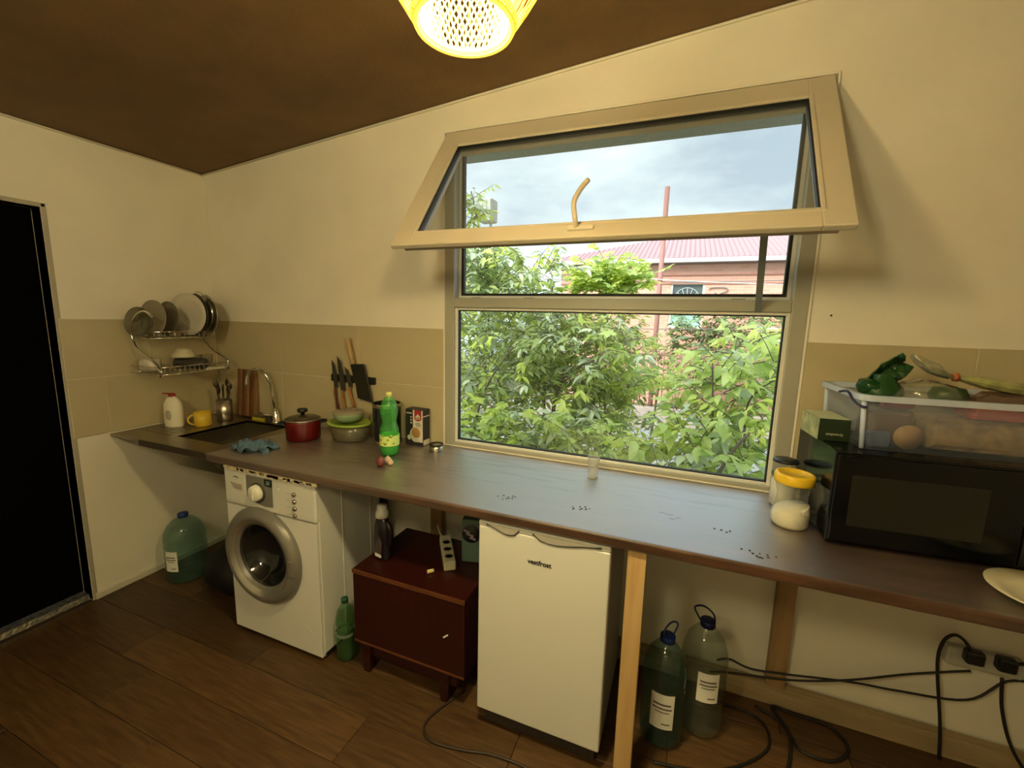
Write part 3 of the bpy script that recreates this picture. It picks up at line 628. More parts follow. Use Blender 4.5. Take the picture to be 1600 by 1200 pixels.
w = MB(); w.lathe([(0, -.085), (.030, -.085), (.033, -.08), (.033, .08), (.029, .083), (.029, -.0), (0, -.0)], 22, axis=Matrix.Rotation(PI / 2, 3, 'X')); t_ = w.build('dark_thermos', pl3, loc=(-2.70, -.27, 1.262)); t_.rotation_euler = (0.0, 0, -1.1); tag(t_, 'black thermos cup lying on its side in the lower rack', 'thermos')
w = MB(); w.lathe([(0, 0), (.035, 0), (.038, .085), (.035, .085), (.032, .006), (0, .006)], 22, axis=Matrix.Rotation(PI / 2, 3, 'X')); t_ = w.build('white_cup', pl2, loc=(-2.76, -.40, 1.262)); t_.rotation_euler = (0, 0, -.75); tag(t_, 'white cup lying at the left end of the lower rack', 'cup')
w = MB(); w.lathe([(.0, .05), (.035, .05), (.055, .02), (.065, 0), (.062, 0), (.05, .02), (.032, .045), (0, .045)], 24); tag(w.build('cream_bowl', mat('bowl_cream', (.60, .54, .38), .35), loc=(-2.74, -.28, 1.30)), 'cream bowl upside down behind the black thermos cup', 'bowl')
w = MB(); w.box(-2.66, -2.61, -.24, -.13, 1.2245, 1.2385, bev=.004); tag(w.build('butter_dish', mat('dish_white', (.62, .57, .45), .35)), 'flat white dish under the thermos cup in the lower rack', 'dish')
for k, yy in enumerate((-.21, -.145)):
    w = MB(); w.lathe([(0, .004), (.028, .0), (.033, .08), (.0315, .08), (.027, .006), (0, .007)], 20); o = w.build('drinking_glass', glassmat('glass_clear', (.9, .9, .86), .05, (.6, .6, .55), .03, 1.5), loc=(-2.75, yy, 1.226)); tag(o, ['drinking glass beside the cream bowl in the lower rack', 'drinking glass at the right end of the lower rack'][k], 'glass')

# ================================================================== counter left: pot, tub, canister, knives ...
pot = thing('red_pot', 'dark red cooking pot with glass lid and black knob beside the sink', 'pot', (-1.875, -.235, CZ + .0005), .75); pot.scale = (.88, .88, .95)
redm = mat('enamel_red', (.11, .004, .004), .3)
w = MB(); w.lathe([(0, 0), (.088, 0), (.098, .01), (.1, .10), (.1, .112), (.097, .112), (.096, .012), (0, .004)], 36); w.build('pot_body', redm, pot)
w = MB(); w.lathe([(.103, .112), (.103, .117), (.08, .130), (.03, .138), (0, .139), (0, .136), (.08, .127), (.1, .112)], 36); lid = w.build('lid', glassmat('lid_glass', (.55, .5, .4), .3, (.2, .15, .10), .05, 1.5), pot)
w = MB(); w.lathe([(.099, .111), (.105, .112), (.105, .118), (.100, .119)], 36); w.build('lid_rim', metal, lid)
w = MB(); w.lathe([(.0, .138), (.012, .138), (.012, .15), (.028, .155), (.031, .165), (.026, .175), (0, .177)], 20); w.build('knob', black, lid)
for s_ in (-1, 1):
    w = MB(); w.tube(spline([(s_ * .098, -.03, .095), (s_ * .128, -.02, .098), (s_ * .132, 0, .10), (s_ * .128, .02, .098), (s_ * .098, .03, .095)], 4), .006, 8); w.build('side_handle', black, pot)
tub = thing('plastic_tub', 'clear plastic food tub with lime green lid between red pot and steel canister', 'tub', (-1.650, -.135, CZ))
w = MB(); w.lathe([(0, 0), (.088, 0), (.094, .006), (.112, .088), (.110, .088), (.092, .008), (0, .003)], 36, sx=1.05, sy=.82); w.build('tub_body', glassmat('tub_clear', (.75, .72, .60), .35, (.30, .27, .17), .15, 1.45), tub)
w = MB(); w.lathe([(0, .092), (.10, .092), (.102, .098), (.118, .098), (.122, .092), (.118, .086), (0, .088)], 36, sx=1.05, sy=.82); w.build('lid', mat('lid_lime', (.30, .42, .05), .45), tub)
bw = thing('green_bowl', 'pale green glass bowl with clear lid stacked on the lime tub lid', 'bowl', (-1.652, -.135, CZ + .098))
w = MB(); w.lathe([(0, 0), (.045, 0), (.072, .02), (.080, .042), (.080, .052), (.077, .052), (.070, .022), (0, .006)], 30); w.build('bowl_body', mat('bowl_green', (.26, .36, .20), .2), bw)
w = MB(); w.lathe([(.084, .050), (.085, .056), (.07, .064), (.03, .072), (0, .074), (0, .070), (.082, .050)], 30); w.build('lid', glassmat('lid_clear', (.85, .80, .68), .35, (.65, .55, .42), .05, 1.5), bw)
can = thing('steel_canister', 'tall steel utensil canister with black front behind the green soda bottle', 'canister', (-1.43, -.095, CZ))
w = MB(); w.lathe([(0, 0), (.070, 0), (.073, .004), (.073, .212), (.070, .216), (.069, .212), (.069, .006), (0, .006)], 36); w.build('canister_body', mat('canister_black', (.018, .02, .018), .15, metal=.2), can)
for z in (.0, .196):
    w = MB(); w.lathe([(.0735, z), (.0745, z + .002), (.0745, z + .018), (.0735, z + .02)], 36); w.build('steel_band', metal, can)
for a in (-2.6, -.6):
    w = MB(); curved = curved_label(can, .0733, .01, .20, a, a + .35, metal, 'steel_stripe', 4)
# knives
rail = thing('knife_rail', 'black magnetic knife rail on the tiles above the red pot and tub', 'knife rail', (0, 0, 0))
w = MB(); w.box(-1.876, -1.566, -.022, -.008, 1.190, 1.230, bev=.003); w.build('rail', black, rail)
bmt = mat('blade_steel', (.16, .15, .13), .3, metal=.8)
def knife(label, x0, zt, x1, zb, zj, wd, hm, hw, kind='knife'):
    t_ = thing('kitchen_knife', label, 'knife', (x0, -.026, zb))
    ang = math.atan2((x0 - x1), (zt - zb)); t_.rotation_euler = (0, ang, 0); t_.location = (x1, -.026, zb)
    Lh = zj - zb; Lt = zt - zb
    w = MB(); w.prism([(-wd * .5, Lh), (wd * .5, Lh), (wd * .5, Lh + (Lt - Lh) * .45), (wd * .15, Lh + (Lt - Lh) * .85), (-wd * .5, Lt), (-wd * .55, Lh + (Lt - Lh) * .6)], -.0015, .0015); w.build('blade', bmt, t_)
    w = MB(); pts = [(-.0, -.002 - .005, Lh + .004), (-.002, -.007, Lh * .75), (0, -.007, Lh * .4), (.004, -.007, Lh * .12), (.004, -.007, 0)]; w.tube(pts, [hw * .8, hw, hw * .85, hw * 1.15, hw * .7], 10, flat=.5); w.build('handle', hm, t_)
hr = mat('handle_red_brown', (.13, .035, .018), .4); ho = mat('handle_orange_wood', (.30, .13, .04), .5, noise=.3, nscale=20, stretch=(6, 6, 1))
knife('long knife with dark red handle at the left of the rail', -1.849, 1.313, -1.825, 1.023, 1.155, .026, hr, .012)
knife('widest-bladed knife with orange wooden handle in the middle of the rail', -1.805, 1.338, -1.772, 1.022, 1.140, .034, ho, .012)
knife('shorter knife with orange wooden handle beside the cleaver', -1.756, 1.285, -1.707, 1.05, 1.165, .026, ho, .012)
cl = thing('cleaver', 'big black cleaver hanging blade down with pale wound handle at the right of the rail', 'cleaver', (-1.655, -.026, 1.19)); cl.rotation_euler = (0, -.245, 0)
w = MB(); w.prism([(-.045, .118), (.045, .105), (.056, -.0), (.052, -.118), (-.046, -.075), (-.040, .0)], -.002, .002); w.build('blade', mat('cleaver_black', (.028, .026, .02), .4, metal=.4), cl)
w = MB(); w.box(.046, .055, -.0025, .0025, -.11, .10); w.build('edge', bmt, cl)
w = MB(); w.tube([(-.015, -.006, .118), (-.016, -.007, .16), (-.016, -.007, .20), (-.016, -.007, .262)], [.015, .016, .015, .017], 10, flat=.7); hh = w.build('handle', mat('wood_wound', (.50, .33, .15), .7), cl)
for k in range(9):
    w = MB(); w.lathe([(.0155, 0), (.0168, .0025), (.0155, .005)], 12, loc=(-.016, -.007, .128 + k * .013), sy=.7); w.build('cord_turn', mat('cord_tan', (.36, .22, .09), .8), hh)

# coffee box
bx = thing('coffee_box', 'black and white coffee box with red crest and cup picture against the tiles', 'box', (-1.268, -.05, CZ), -.05)
dkb = mat('box_black', (.022, .02, .025), .5)
bxw, bxh, bxd = .055, .192, .03
w = MB(); w.box(-bxw, bxw, -bxd, bxd, 0, bxh, bev=.001, seg=1); w.build('carton', dkb, bx)
fy = -bxd - .0006
redb = mat('print_red', (.36, .02, .02), .5); wh = mat('print_white', (.70, .64, .54), .6); cof = mat('print_coffee', (.40, .22, .07), .6)
w = MB(); w.box(-.008, bxw - .0015, fy, -bxd + .0005, .02, .190); w.build('white_panel', wh, bx)
w = MB(); w.prism([(.002, .190), (.046, .190), (.046, .142), (.038, .135), (.024, .132), (.010, .135), (.002, .142)], fy - .0006, fy); cr = w.build('red_crest', redb, bx)
for dx, h in ((-.012, .014), (-.006, .02), (0, .028), (.006, .02), (.012, .014)):
    w = MB(); w.lathe([(0, 0), (.0024, 0), (.003, h * .6), (.001, h * .8), (0, h)], 8, loc=(.024 + dx, fy - .0008, .148), sy=.2); w.build('crest_tower', wh, cr)
w = MB(); w.box(.009, .039, fy - .0012, fy - .0005, .142, .146); w.build('crest_line', wh, cr)
for z, a_, b_ in ((.121, .010, .036), (.114, .004, .044), (.106, .012, .040)):
    w = MB(); w.box(a_, b_, fy - .0006, fy, z - .0015, z + .0015); w.build('print_line', ink, bx)
w = MB(); w.lathe([(0, .0008), (.039, .0008), (.040, 0)], 30, loc=(.012, fy - .0006, .058), axis=RX); w.build('cup_print', wh, bx)
w = MB(); w.lathe([(0, .0008), (.012, .0008), (.013, 0)], 18, loc=(-.033, fy + .0002, .040), axis=RX); w.build('cup_handle_print', wh, bx)
w = MB(); w.lathe([(0, .0008), (.027, .0008), (.028, 0)], 30, loc=(.012, fy - .0014, .070), axis=RX); w.build('coffee_print', cof, bx)
for z in (.150, .135, .12):
    w = MB(); w.lathe([(0, .0006), (.0045, .0006), (.005, 0)], 12, loc=(-.020, fy + .0004, z), axis=RX); w.build('dot_print', wh, bx)
w = MB(); w.box(-.048, -.015, fy - .0002, fy + .0005, .168, .174); w.build('print_line', wh, bx)
w = MB(); w.box(bxw, bxw + .0008, -bxd + .004, bxd - .004, .004, .032); w.build('barcode_label', wh, bx)
w = MB(); w.box(bxw, bxw + .0008, -bxd + .002, bxd - .004, .155, .160); w.build('side_print', wh, bx)
# small tin
tn = thing('small_tin', 'small round steel tin with black rim on the counter by the window corner', 'tin', (-1.118, -.11, CZ))
w = MB(); w.lathe([(0, 0), (.033, 0), (.034, .002), (.034, .030), (0, .030)], 30); w.build('tin_body', metal, tn)
w = MB(); w.lathe([(.030, .030), (.035, .029), (.036, .033), (.034, .037), (.030, .036)], 30); w.build('rim', black, tn)
w = MB(); w.lathe([(0, .034), (.022, .034), (.030, .031)], 30); w.build('lid_plate', metal, tn)
# garlic
gar = mat('garlic_skin', (.62, .45, .32), .5, noise=.2, nscale=80); gar2 = mat('garlic_purple', (.16, .035, .035), .35, noise=.3, nscale=60)
def clove(loc, r_, m_, label, name='garlic_clove', cat='garlic'):
    w = MB(); w.lathe([(0, -r_), (r_ * .6, -r_ * .85), (r_, -r_ * .2), (r_ * .85, r_ * .4), (r_ * .3, r_ * .95), (0, r_ * 1.25)], 14, loc=(0, 0, r_), sx=1.1, sy=.85); tag(w.build(name, m_, loc=loc), label, cat)
clove((-1.222, -.415, CZ), .022, gar2, 'purple onion piece on the counter below the soda bottle', 'small_onion', 'onion')
clove((-1.212, -.375, CZ + .0), .018, gar, 'pale garlic clove behind the purple onion')
clove((-1.190, -.385, CZ), .014, gar, 'smallest garlic clove right of the purple onion')
# shot glass
gl = thing('faceted_glass', 'small faceted shot glass alone on the counter before the window', 'glass', (-.315, -.145, CZ))
w = MB(); w.lathe([(0, 0), (.021, 0), (.0225, .003), (.023, .05), (.025, .072), (.0262, .088), (.0262, .091), (.0247, .091), (.0235, .073), (.0212, .05), (.0195, .014), (0, .010)], 12, smooth=False); w.build('glass_body', glassmat('shot_glass', (.93, .94, .92), .16, (.9, .9, .88), .02, 1.5, .04), gl)
w = MB(); w.lathe([(0, .001), (.0205, .001), (.0205, .009), (0, .009)], 12, smooth=False); w.build('thick_base', glassmat('glass_base', (.95, .95, .95), .4, (.85, .85, .82), .05, 1.5, .1), gl)
w = MB(); w.lathe([(.0247, .0905), (.0255, .0925), (.0264, .0905)], 24); w.build('rim', glassmat('glass_rim', (.95, .95, .95), .45, (.85, .9, .85), .05, 1.5, .1), gl)
# jars
jr = thing('sugar_jar', 'clear jar of sugar with a bright yellow lid beside the microwave', 'jar', (.386, -.295, CZ))
jc = glassmat('jar_clear', (.93, .93, .90), .12, (.7, .68, .6), .05, 1.5); sug = mat('sugar', (.80, .74, .60), .9, bump=.2, bscale=300)
w = MB(); w.lathe([(0, .001), (.050, .0), (.057, .012), (.058, .045), (.047, .085), (.045, .11), (.050, .135), (.052, .150), (.050, .160)], 32); w.build('jar_body', jc, jr)
w = MB(); w.lathe([(0, .003), (.048, .002), (.055, .013), (.056, .045), (.052, .068), (.0505, .073), (0, .073)], 30)
for v in w.bm.verts:
    if v.co.z > .02: v.co.z += v.co.x * .30 * (v.co.z - .02) / .053 - .006 * (v.co.z > .06)
w.build('sugar', sug, jr)
w = MB(); w.lathe([(.050, .150), (.0585, .152), (.0595, .156), (.0595, .178), (.056, .184), (.046, .1845), (.045, .1825), (0, .1825)], 36); w.build('lid', mat('lid_yellow', (.80, .50, .02), .35), jr)
j2 = thing('salt_jar', 'slim glass jar with a black lid behind the yellow-lidded jar', 'jar', (.392, -.125, CZ))
w = MB(); w.lathe([(0, .001), (.036, 0), (.041, .008), (.042, .10), (.040, .12), (.038, .135), (.038, .175)], 28); w.build('jar_body', jc, j2)
w = MB(); w.lathe([(0, .003), (.039, .009), (.040, .10), (0, .10)], 26); w.build('salt', mat('salt_white', (.75, .73, .68), .9), j2)
w = MB(); w.lathe([(.0405, .118), (.0425, .122), (.0405, .127)], 26); w.build('seal_ring', mat('seal_teal', (.01, .10, .09), .4), j2)
w = MB(); w.lathe([(0, .181), (.040, .181), (.042, .178), (.042, .172), (0, .172)], 28); w.build('lid', black, j2)

# ================================================================== MICROWAVE + things on it
mw = thing('microwave_oven', 'black microwave oven on the counter right of the window', 'microwave', (.459, -.395, CZ), .075)
mw_w, mw_d, mz0, mz1 = .60, .335, .012, .300
w = MB(); w.box(.004, mw_w, .014, mw_d, mz0, mz1, bev=.004); w.build('casing', blackg, mw)
w = MB(); w.box(0, mw_w, -.006, .014, mz0, mz1, bev=.004); w.build('front_frame', blackg, mw)
w = MB(); w.box(.004, .455, -.016, -.006, mz0 + .008, mz1 - .008, bev=.004); dr = w.build('door', blackg, mw)
w = MB(); w.box(.045, .37, -.0175, -.0155, .075, .235, bev=.001); w.build('door_window', mat('mesh_window', (.018, .018, .013), .3, spec=.25), dr)
w = MB(); w.box(.462, mw_w - .006, -.012, -.006, mz0 + .01, mz1 - .01, bev=.002); cp = w.build('control_panel', black, mw)
w = MB(); w.lathe([(0, .02), (.022, .02), (.024, 0)], 24, loc=(.53, -.012, .09), axis=RX); w.build('timer_knob', mat('knob_grey', (.12, .12, .12), .4), cp)
w = MB(); w.box(.49, .57, -.0135, -.011, .22, .25); w.build('display', mat('disp_dark', (.02, .04, .03), .2), cp)
for x in (.05, .55):
    for yy in (.04, .30):
        w = MB(); w.lathe([(0, 0), (.012, 0), (.012, .013)], 12, loc=(x, yy, 0)); w.build('foot', black, mw)
tb = thing('tea_box', 'dark green tea box lying on its side on the microwave corner beside the plastic crate', 'box', (.440, -.275, CZ + .3008), .10)
w = MB(); w.box(0, .088, 0, .15, 0, .073, bev=.0008, seg=1); w.build('carton', mat('tea_green_dark', (.014, .028, .010), .4), tb)
lg = mat('tea_foil', (.36, .38, .20), .4, noise=.35, nscale=30)
w = MB(); w.box(-.0008, 0.0, .001, .149, .002, .072); w.build('side_print', lg, tb)
w = MB(); w.box(.0, .088, .001, .149, .073, .0738); w.build('top_print', mat('tea_foil_top', (.48, .50, .28), .35), tb)
text('brand_lettering', 'Greenfield', .0115, mat('print_gold', (.50, .48, .30), .5), tb, (.046, -.0006, .022), (PI / 2, PI, 0), depth=.0004)

cr = thing('storage_crate', 'translucent plastic crate full of groceries on top of the microwave', 'crate', (.538, -.345, CZ + .3015), .075)
cw_, cd_, ch = .52, .30, .165
cm = glassmat('crate_plastic', (.90, .92, .96), .22, (.72, .80, 1.0), .2, 1.4)
cm2 = glassmat('crate_rim', (.80, .85, .92), .62, (.76, .84, 1.0), .2, 1.4)
def taper_box(x0, x1, y0, y1, z0, z1, fl, r_=.03, n=5):
    def ring(a0, a1, b0, b1, z):
        P = []
        for (cx_, cy_, s0) in ((a1 - r_, b1 - r_, 0), (a0 + r_, b1 - r_, 1), (a0 + r_, b0 + r_, 2), (a1 - r_, b0 + r_, 3)):
            for k in range(n + 1): a = PI / 2 * (s0 + k / n); P.append(Vector((cx_ + r_ * math.cos(a), cy_ + r_ * math.sin(a), z)))
        return P
    return ring(x0 + fl, x1 - fl, y0 + fl, y1 - fl, z0), ring(x0, x1, y0, y1, z1)
A, B = taper_box(-.012, cw_ + .012, -.008, cd_ + .008, 0, ch, .014)
w = MB(); n_ = len(A); w.raw(A + B, [tuple(range(n_))[::-1]] + [(i, (i + 1) % n_, n_ + (i + 1) % n_, n_ + i) for i in range(n_)], True); w.build('crate_wall', cm, cr)
A, B = taper_box(-.026, cw_ + .026, -.022, cd_ + .022, ch - .012, ch + .006, 0); C_, D_ = taper_box(-.010, cw_ + .010, -.006, cd_ + .006, ch - .012, ch + .006, 0)
w = MB(); w.raw(A + B + D_ + C_, [(k * n_ + i, k * n_ + (i + 1) % n_, ((k + 1) % 4) * n_ + (i + 1) % n_, ((k + 1) % 4) * n_ + i) for k in range(4) for i in range(n_)]); w.build('rim', cm2, cr)
for x, yy in ((-.004, -.0), (-.004, cd_ - .012)):
    w = MB(); w.tube([(x + .004, yy + .004, 0.004), (x - .008, yy, ch - .01)], .007, 8); w.build('corner_rib', cm2, cr)
w = MB(); w.tube(spline([(-.045, .09, ch - .002), (-.034, .06, ch + .004), (-.028, .03, ch - .018), (-.020, -.005, ch - .030), (-.012, -.02, ch - .03)], 5), .004, 8); w.build('wire_handle', mat('handle_navy', (.02, .015, .06), .4), cr)
cm_ = cr.matrix_world = Matrix.Translation(cr.location) @ Matrix.Rotation(.075, 4, 'Z')
def incrate(name, w, m_, loc, label, cat, rz=0):
    p = cm_ @ Vector(loc); o = w.build(name, m_, loc=p); o.rotation_euler = (0, 0, rz + .075); tag(o, label, cat); return o
def crumple(w, amp, seed):
    rr = random.Random(seed)
    for v in w.bm.verts: v.co += Vector((rr.uniform(-amp, amp), rr.uniform(-amp, amp), rr.uniform(-amp, amp) * .7 if v.co.z > .006 else 0))
    return w
incrate('brown_packet', crumple(MB().box(-.06, .06, -.05, .05, .002, .12, bev=.02), .004, 1), mat('packet_brown', (.16, .08, .04), .5), (.10, .12, .002), 'brown packet at the left inside the crate', 'packet')
incrate('pasta_packet', crumple(MB().box(-.13, .13, -.07, .07, .002, .10, bev=.02), .004, 2), mat('packet_tan', (.42, .27, .12), .5, noise=.3, nscale=30), (.315, .12, .002), 'long tan packet in the middle of the crate', 'packet')
incrate('red_packet', crumple(MB().box(-.08, .08, -.05, .05, 0, .045, bev=.012), .004, 3), mat('packet_red', (.45, .05, .02), .5), (.36, .10, .107), 'bright red packet on top of the tan packet in the crate', 'packet')
incrate('dark_pouch', crumple(MB().box(-.03, .03, -.04, .04, .002, .10, bev=.015), .004, 8), mat('packet_dark', (.035, .022, .018), .5), (.485, .12, .002), 'dark pouch at the right end inside the crate', 'packet')
incrate('purple_packet', crumple(MB().box(-.04, .04, -.02, .02, 0, .02, bev=.006), .003, 9), mat('packet_purple', (.20, .06, .08), .5), (.10, .07, .126), 'purple packet on the brown packet in the crate', 'packet')
incrate('round_tin', MB().lathe([(0, 0), (.036, 0), (.038, .006), (0, .006)], 24, axis=RX, loc=(0, 0, .039)), mat('tin_gold', (.48, .28, .11), .4), (.13, .045, .002), 'round orange tin lid standing inside the crate front', 'tin')
incrate('blue_pouch', crumple(MB().box(-.03, .03, -.01, .01, 0.001, .05, bev=.006), .003, 6), mat('pouch_blue', (.10, .13, .22), .5), (.055, .045, .001), 'blue-grey pouch in the left front corner of the crate', 'packet')
# bags heaped over the crate
gm_ = mat('bag_green', (.012, .045, .012), .2, col2=(.05, .12, .04), nscale=30); gm2 = mat('bag_green_bright', (.008, .055, .008), .4)
def bag(name, label, loc, prof, sx, sy, m_, amp, seed, rz=0, tilt=0):
    w = MB(); w.lathe(prof, 22, sx=sx, sy=sy); crumple(w, amp, seed)
    for f in w.bm.faces: f.smooth = (seed % 2 == 0)
    o = w.build(name, m_, loc=loc); o.rotation_euler = (0, tilt, rz); return o
t_ = thing('green_foil_bag', 'crumpled shiny dark green bag sticking up from the left of the crate', 'bag', (.605, -.235, 1.335))
o = bag('bag_body', '', (0, 0, 0), [(0, 0), (.042, .0), (.050, .03), (.044, .055), (.028, .075), (.024, .09)], 1.1, .8, gm2, .004, 12); o.parent = t_
w = MB(); rr = random.Random(4); vs = []; fs = []
for i in range(9):
    for j in range(9):
        u, v = i / 8, j / 8; wd = .03 + .035 * math.sin(u * PI * .8)
        vs.append((-.035 + u * .085 + (v - .5) * wd * -.6 + rr.uniform(-.005, .005), rr.uniform(-.010, .010) + .018 * math.sin(v * 9 + u * 3), .045 + u * .088 + (v - .5) * wd * 1.2 + rr.uniform(-.005, .005)))
for i in range(8):
    for j in range(8): a = i * 9 + j; fs.append((a, a + 9, a + 10, a + 1))
w.raw(vs, fs); o = w.build('crumpled_neck', gm_, t_); md = o.modifiers.new('s', 'SOLIDIFY'); md.thickness = .003
w = MB(); w.lathe([(0, .02), (.034, .03), (.040, .05), (.03, .07), (0, .078)], 16, loc=(-.03, 0, 0), sy=.8); crumple(w, .006, 5)
w.build('bag_fold', mat('bag_green_dark', (.01, .05, .012), .15), t_)
t_ = thing('green_vegetable_bag', 'bright green pepper in a clear bag in the middle of the crate', 'bag', (.765, -.24, 1.345))
w = MB(); w.lathe([(0, 0), (.034, .004), (.044, .03), (.034, .052), (0, .058)], 20, sx=1.1); w.build('green_pepper', gm2, t_)
w = MB(); w.lathe([(0, .0), (.060, .0), (.085, .02), (.06, .055), (.02, .068), (0, .07)], 18, loc=(-.05, 0, 0), sx=1.2); crumple(w, .008, 21); w.build('clear_wrap', glassmat('cellophane', (.93, .92, .85), .10, (.8, .78, .6), .12, 1.5, .05), t_)
t_ = thing('tied_packet', 'tied cellophane packet with orange clip lying across the crate', 'packet', (.80, -.22, 1.41))
foil = mat('foil_packet', (.38, .36, .25), .25, metal=.35, noise=.45, nscale=22); foil2 = mat('foil_green', (.30, .30, .12), .35, noise=.4, nscale=30)
def ribbon(pts, wds, m_, name, par, seed, thick=.012):
    rr = random.Random(seed); w = MB(); vs = []; fs = []; n = len(pts); K = 8
    for i, (p, wd) in enumerate(zip(pts, wds)):
        for k in range(K):
            a = 2 * PI * k / K; vs.append((p[0] + rr.uniform(-.003, .003), p[1] + math.cos(a) * wd * .9, p[2] + math.sin(a) * wd * .55 + rr.uniform(-.003, .003)))
    for i in range(n - 1):
        for k in range(K): fs.append((i * K + k, i * K + (k + 1) % K, (i + 1) * K + (k + 1) % K, (i + 1) * K + k))
    fs += [tuple(range(K))[::-1], tuple(range((n - 1) * K, n * K))]
    w.raw(vs, fs); return w.build(name, m_, par)
ribbon([(-.125, 0, .075), (-.11, 0, .062), (-.085, 0, .048), (-.06, 0, .036), (-.035, 0, .024), (-.018, 0, .018)], [.020, .036, .038, .032, .018, .008], foil, 'loose_end', t_, 3)
ribbon([(-.014, 0, .018), (.01, 0, .014), (.05, 0, .006), (.10, 0, -.002), (.15, 0, -.010), (.21, 0, -.022), (.26, 0, -.03)], [.008, .020, .030, .034, .034, .03, .02], foil2, 'packet_body', t_, 4)
w = MB(); w.lathe([(0, -.006), (.012, -.006), (.013, .006), (0, .006)], 10, axis=Matrix.Rotation(PI / 2, 3, 'Y'), loc=(-.016, 0, .018)); w.build('clip', mat('clip_orange', (.42, .10, .03), .5), t_)
tag(bag('brown_root', '', (.93, -.22, 1.34), [(0, 0), (.05, .0), (.07, .02), (.055, .045), (0, .055)], 1.5, .9, mat('root_brown', (.10, .06, .035), .7), .006, 33), 'brown paper bag at the right end of the crate top', 'bag')
# plate at the right
pt = thing('white_plate', 'white plate at the front right edge of the counter below the microwave', 'plate', (.895, -.535, CZ))
w = MB(); w.lathe([(0, .004), (.05, .0), (.055, .004), (.075, .012), (.115, .030), (.116, .033), (.074, .017), (.05, .008), (0, .007)], 44); w.build('plate_body', mat('plate_cream', (.68, .62, .44), .35), pt)
w = MB(); rr = random.Random(8)
for k in range(9): a = rr.uniform(0, 6.28); q = rr.uniform(0, .03); w.tube([(q * math.cos(a), q * math.sin(a), .010), (q * math.cos(a) + rr.uniform(-.03, .03), q * math.sin(a) + rr.uniform(-.02, .02), .016)], .0015, 5)
w.build('herb_stems', mat('herb_dark', (.06, .06, .02), .8), pt, kind='stuff')
# spills and crumbs on the worktop
wat = glassmat('water_film', (.9, .9, .9), .0, (1, 1, 1), .04, 1.5, .25)
t_ = MB(); rr = random.Random(9)
for dx, dy, rx, ry in ((0, 0, .022, .006), (.03, -.012, .016, .006), (-.025, .006, .012, .004), (.01, -.03, .014, .004)):
    t_.lathe([(0, .0012), (.7, .001), (1, 0)], 14, loc=(.004 + dx, -.386 + dy, CZ), axis=Matrix(((rx, 0, 0), (0, ry, 0), (0, 0, 1))))
tag(t_.build('water_spill', wat), 'shiny spilled water streak in the middle of the counter', 'water')
for (x, y_, nn_, lb) in ((-.569, -.495, 9, 'crumbs scattered on the counter above the fridge grips'), (-.284, -.467, 11, 'cluster of crumbs on the counter near the shot glass'), (.258, -.563, 12, 'wet crumbs near the front counter edge before the microwave'), (.174, -.441, 4, 'few crumbs on the counter left of the yellow-lidded jar')):
    t_ = MB()
    for k in range(nn_):
        t_.lathe([(0, .0025), (.002 + rr.random() * .002, .0015), (.003 + rr.random() * .002, 0)], 7, loc=(x + rr.gauss(0, .018), y_ + rr.gauss(0, .012), CZ))
    o = t_.build('crumbs', mat('crumb_dark', (.04, .03, .025), .4)); o['kind'] = 'stuff'; tag(o, lb, 'crumbs')

# ================================================================== on the red cabinet
t_ = thing('dark_detergent_bottle', 'black detergent bottle with white cap standing on the red cabinet', 'bottle', (-1.178, -.465, ztop), -.35)
w = MB(); w.lathe([(0, 0), (.046, 0), (.05, .008), (.052, .08), (.047, .14), (.035, .18), (.022, .195), (0, .195)], 24, sy=.62); w.build('bottle_body', mat('bottle_ink', (.012, .008, .014), .3), t_)
w = MB(); w.tube(spline([(.038, 0, .175), (.062, 0, .15), (.060, 0, .10), (.046, 0, .07)], 5), .011, 8); w.build('grip', MATS['bottle_ink'], t_)
w = MB(); w.lathe([(.028, .190), (.030, .192), (.028, .215), (.0235, .218), (.021, .245), (0, .246)], 22); w.build('cap', mat('cap_white', (.60, .57, .50), .4), t_)
w = MB(); w.prism([(-.012, .015), (.035, .022), (.042, .09), (.022, .12), (-.008, .05)], -.0335, -.0305); lb = w.build('label', mat('label_dark', (.07, .04, .035), .5), t_)
w = MB(); w.prism([(-.012, .012), (.035, .019), (.036, .032), (-.012, .028)], -.0345, -.0315); w.build('label_strip', tiss, lb)
t_ = thing('power_strip', 'white power strip lying on the red cabinet with its lead running back', 'power strip', (-.925, -.335, ztop), 0.0)
t_.rotation_euler = (0, 0, .62)
w = MB(); w.box(-.026, .026, -.135, .10, 0, .042, bev=.006); w.build('housing', mat('strip_cream', (.55, .52, .38), .45), t_)
for k in range(3):
    w = MB(); w.lathe([(.019, .0005), (.019, .002), (.016, .0025), (.015, -.0), (0, .0)], 18, loc=(0, -.09 + k * .06, .042)); w.build('socket', mat('socket_shade', (.22, .19, .12), .6), t_)
w = MB(); w.tube(spline([(0, .10, .02), (-.02, .14, .03), (-.03, .19, .05)], 5), .004, 6); w.build('lead', mat('lead_white', (.5, .47, .38), .5), t_)
t_ = thing('washing_powder_pack', 'teal washing powder pack with a round dark badge between power strip and fridge', 'pack', (-.790, -.32, ztop), .25)
w = MB(); w.box(-.055, .055, -.03, .03, 0, .20, bev=.006); w.build('pack_body', mat('pack_teal', (.10, .17, .15), .5), t_)
w = MB(); w.lathe([(0, .002), (.040, .002), (.042, 0)], 28, loc=(-.012, -.030, .135), axis=RX); bd = w.build('round_badge', mat('badge_dark', (.012, .012, .016), .4), t_)
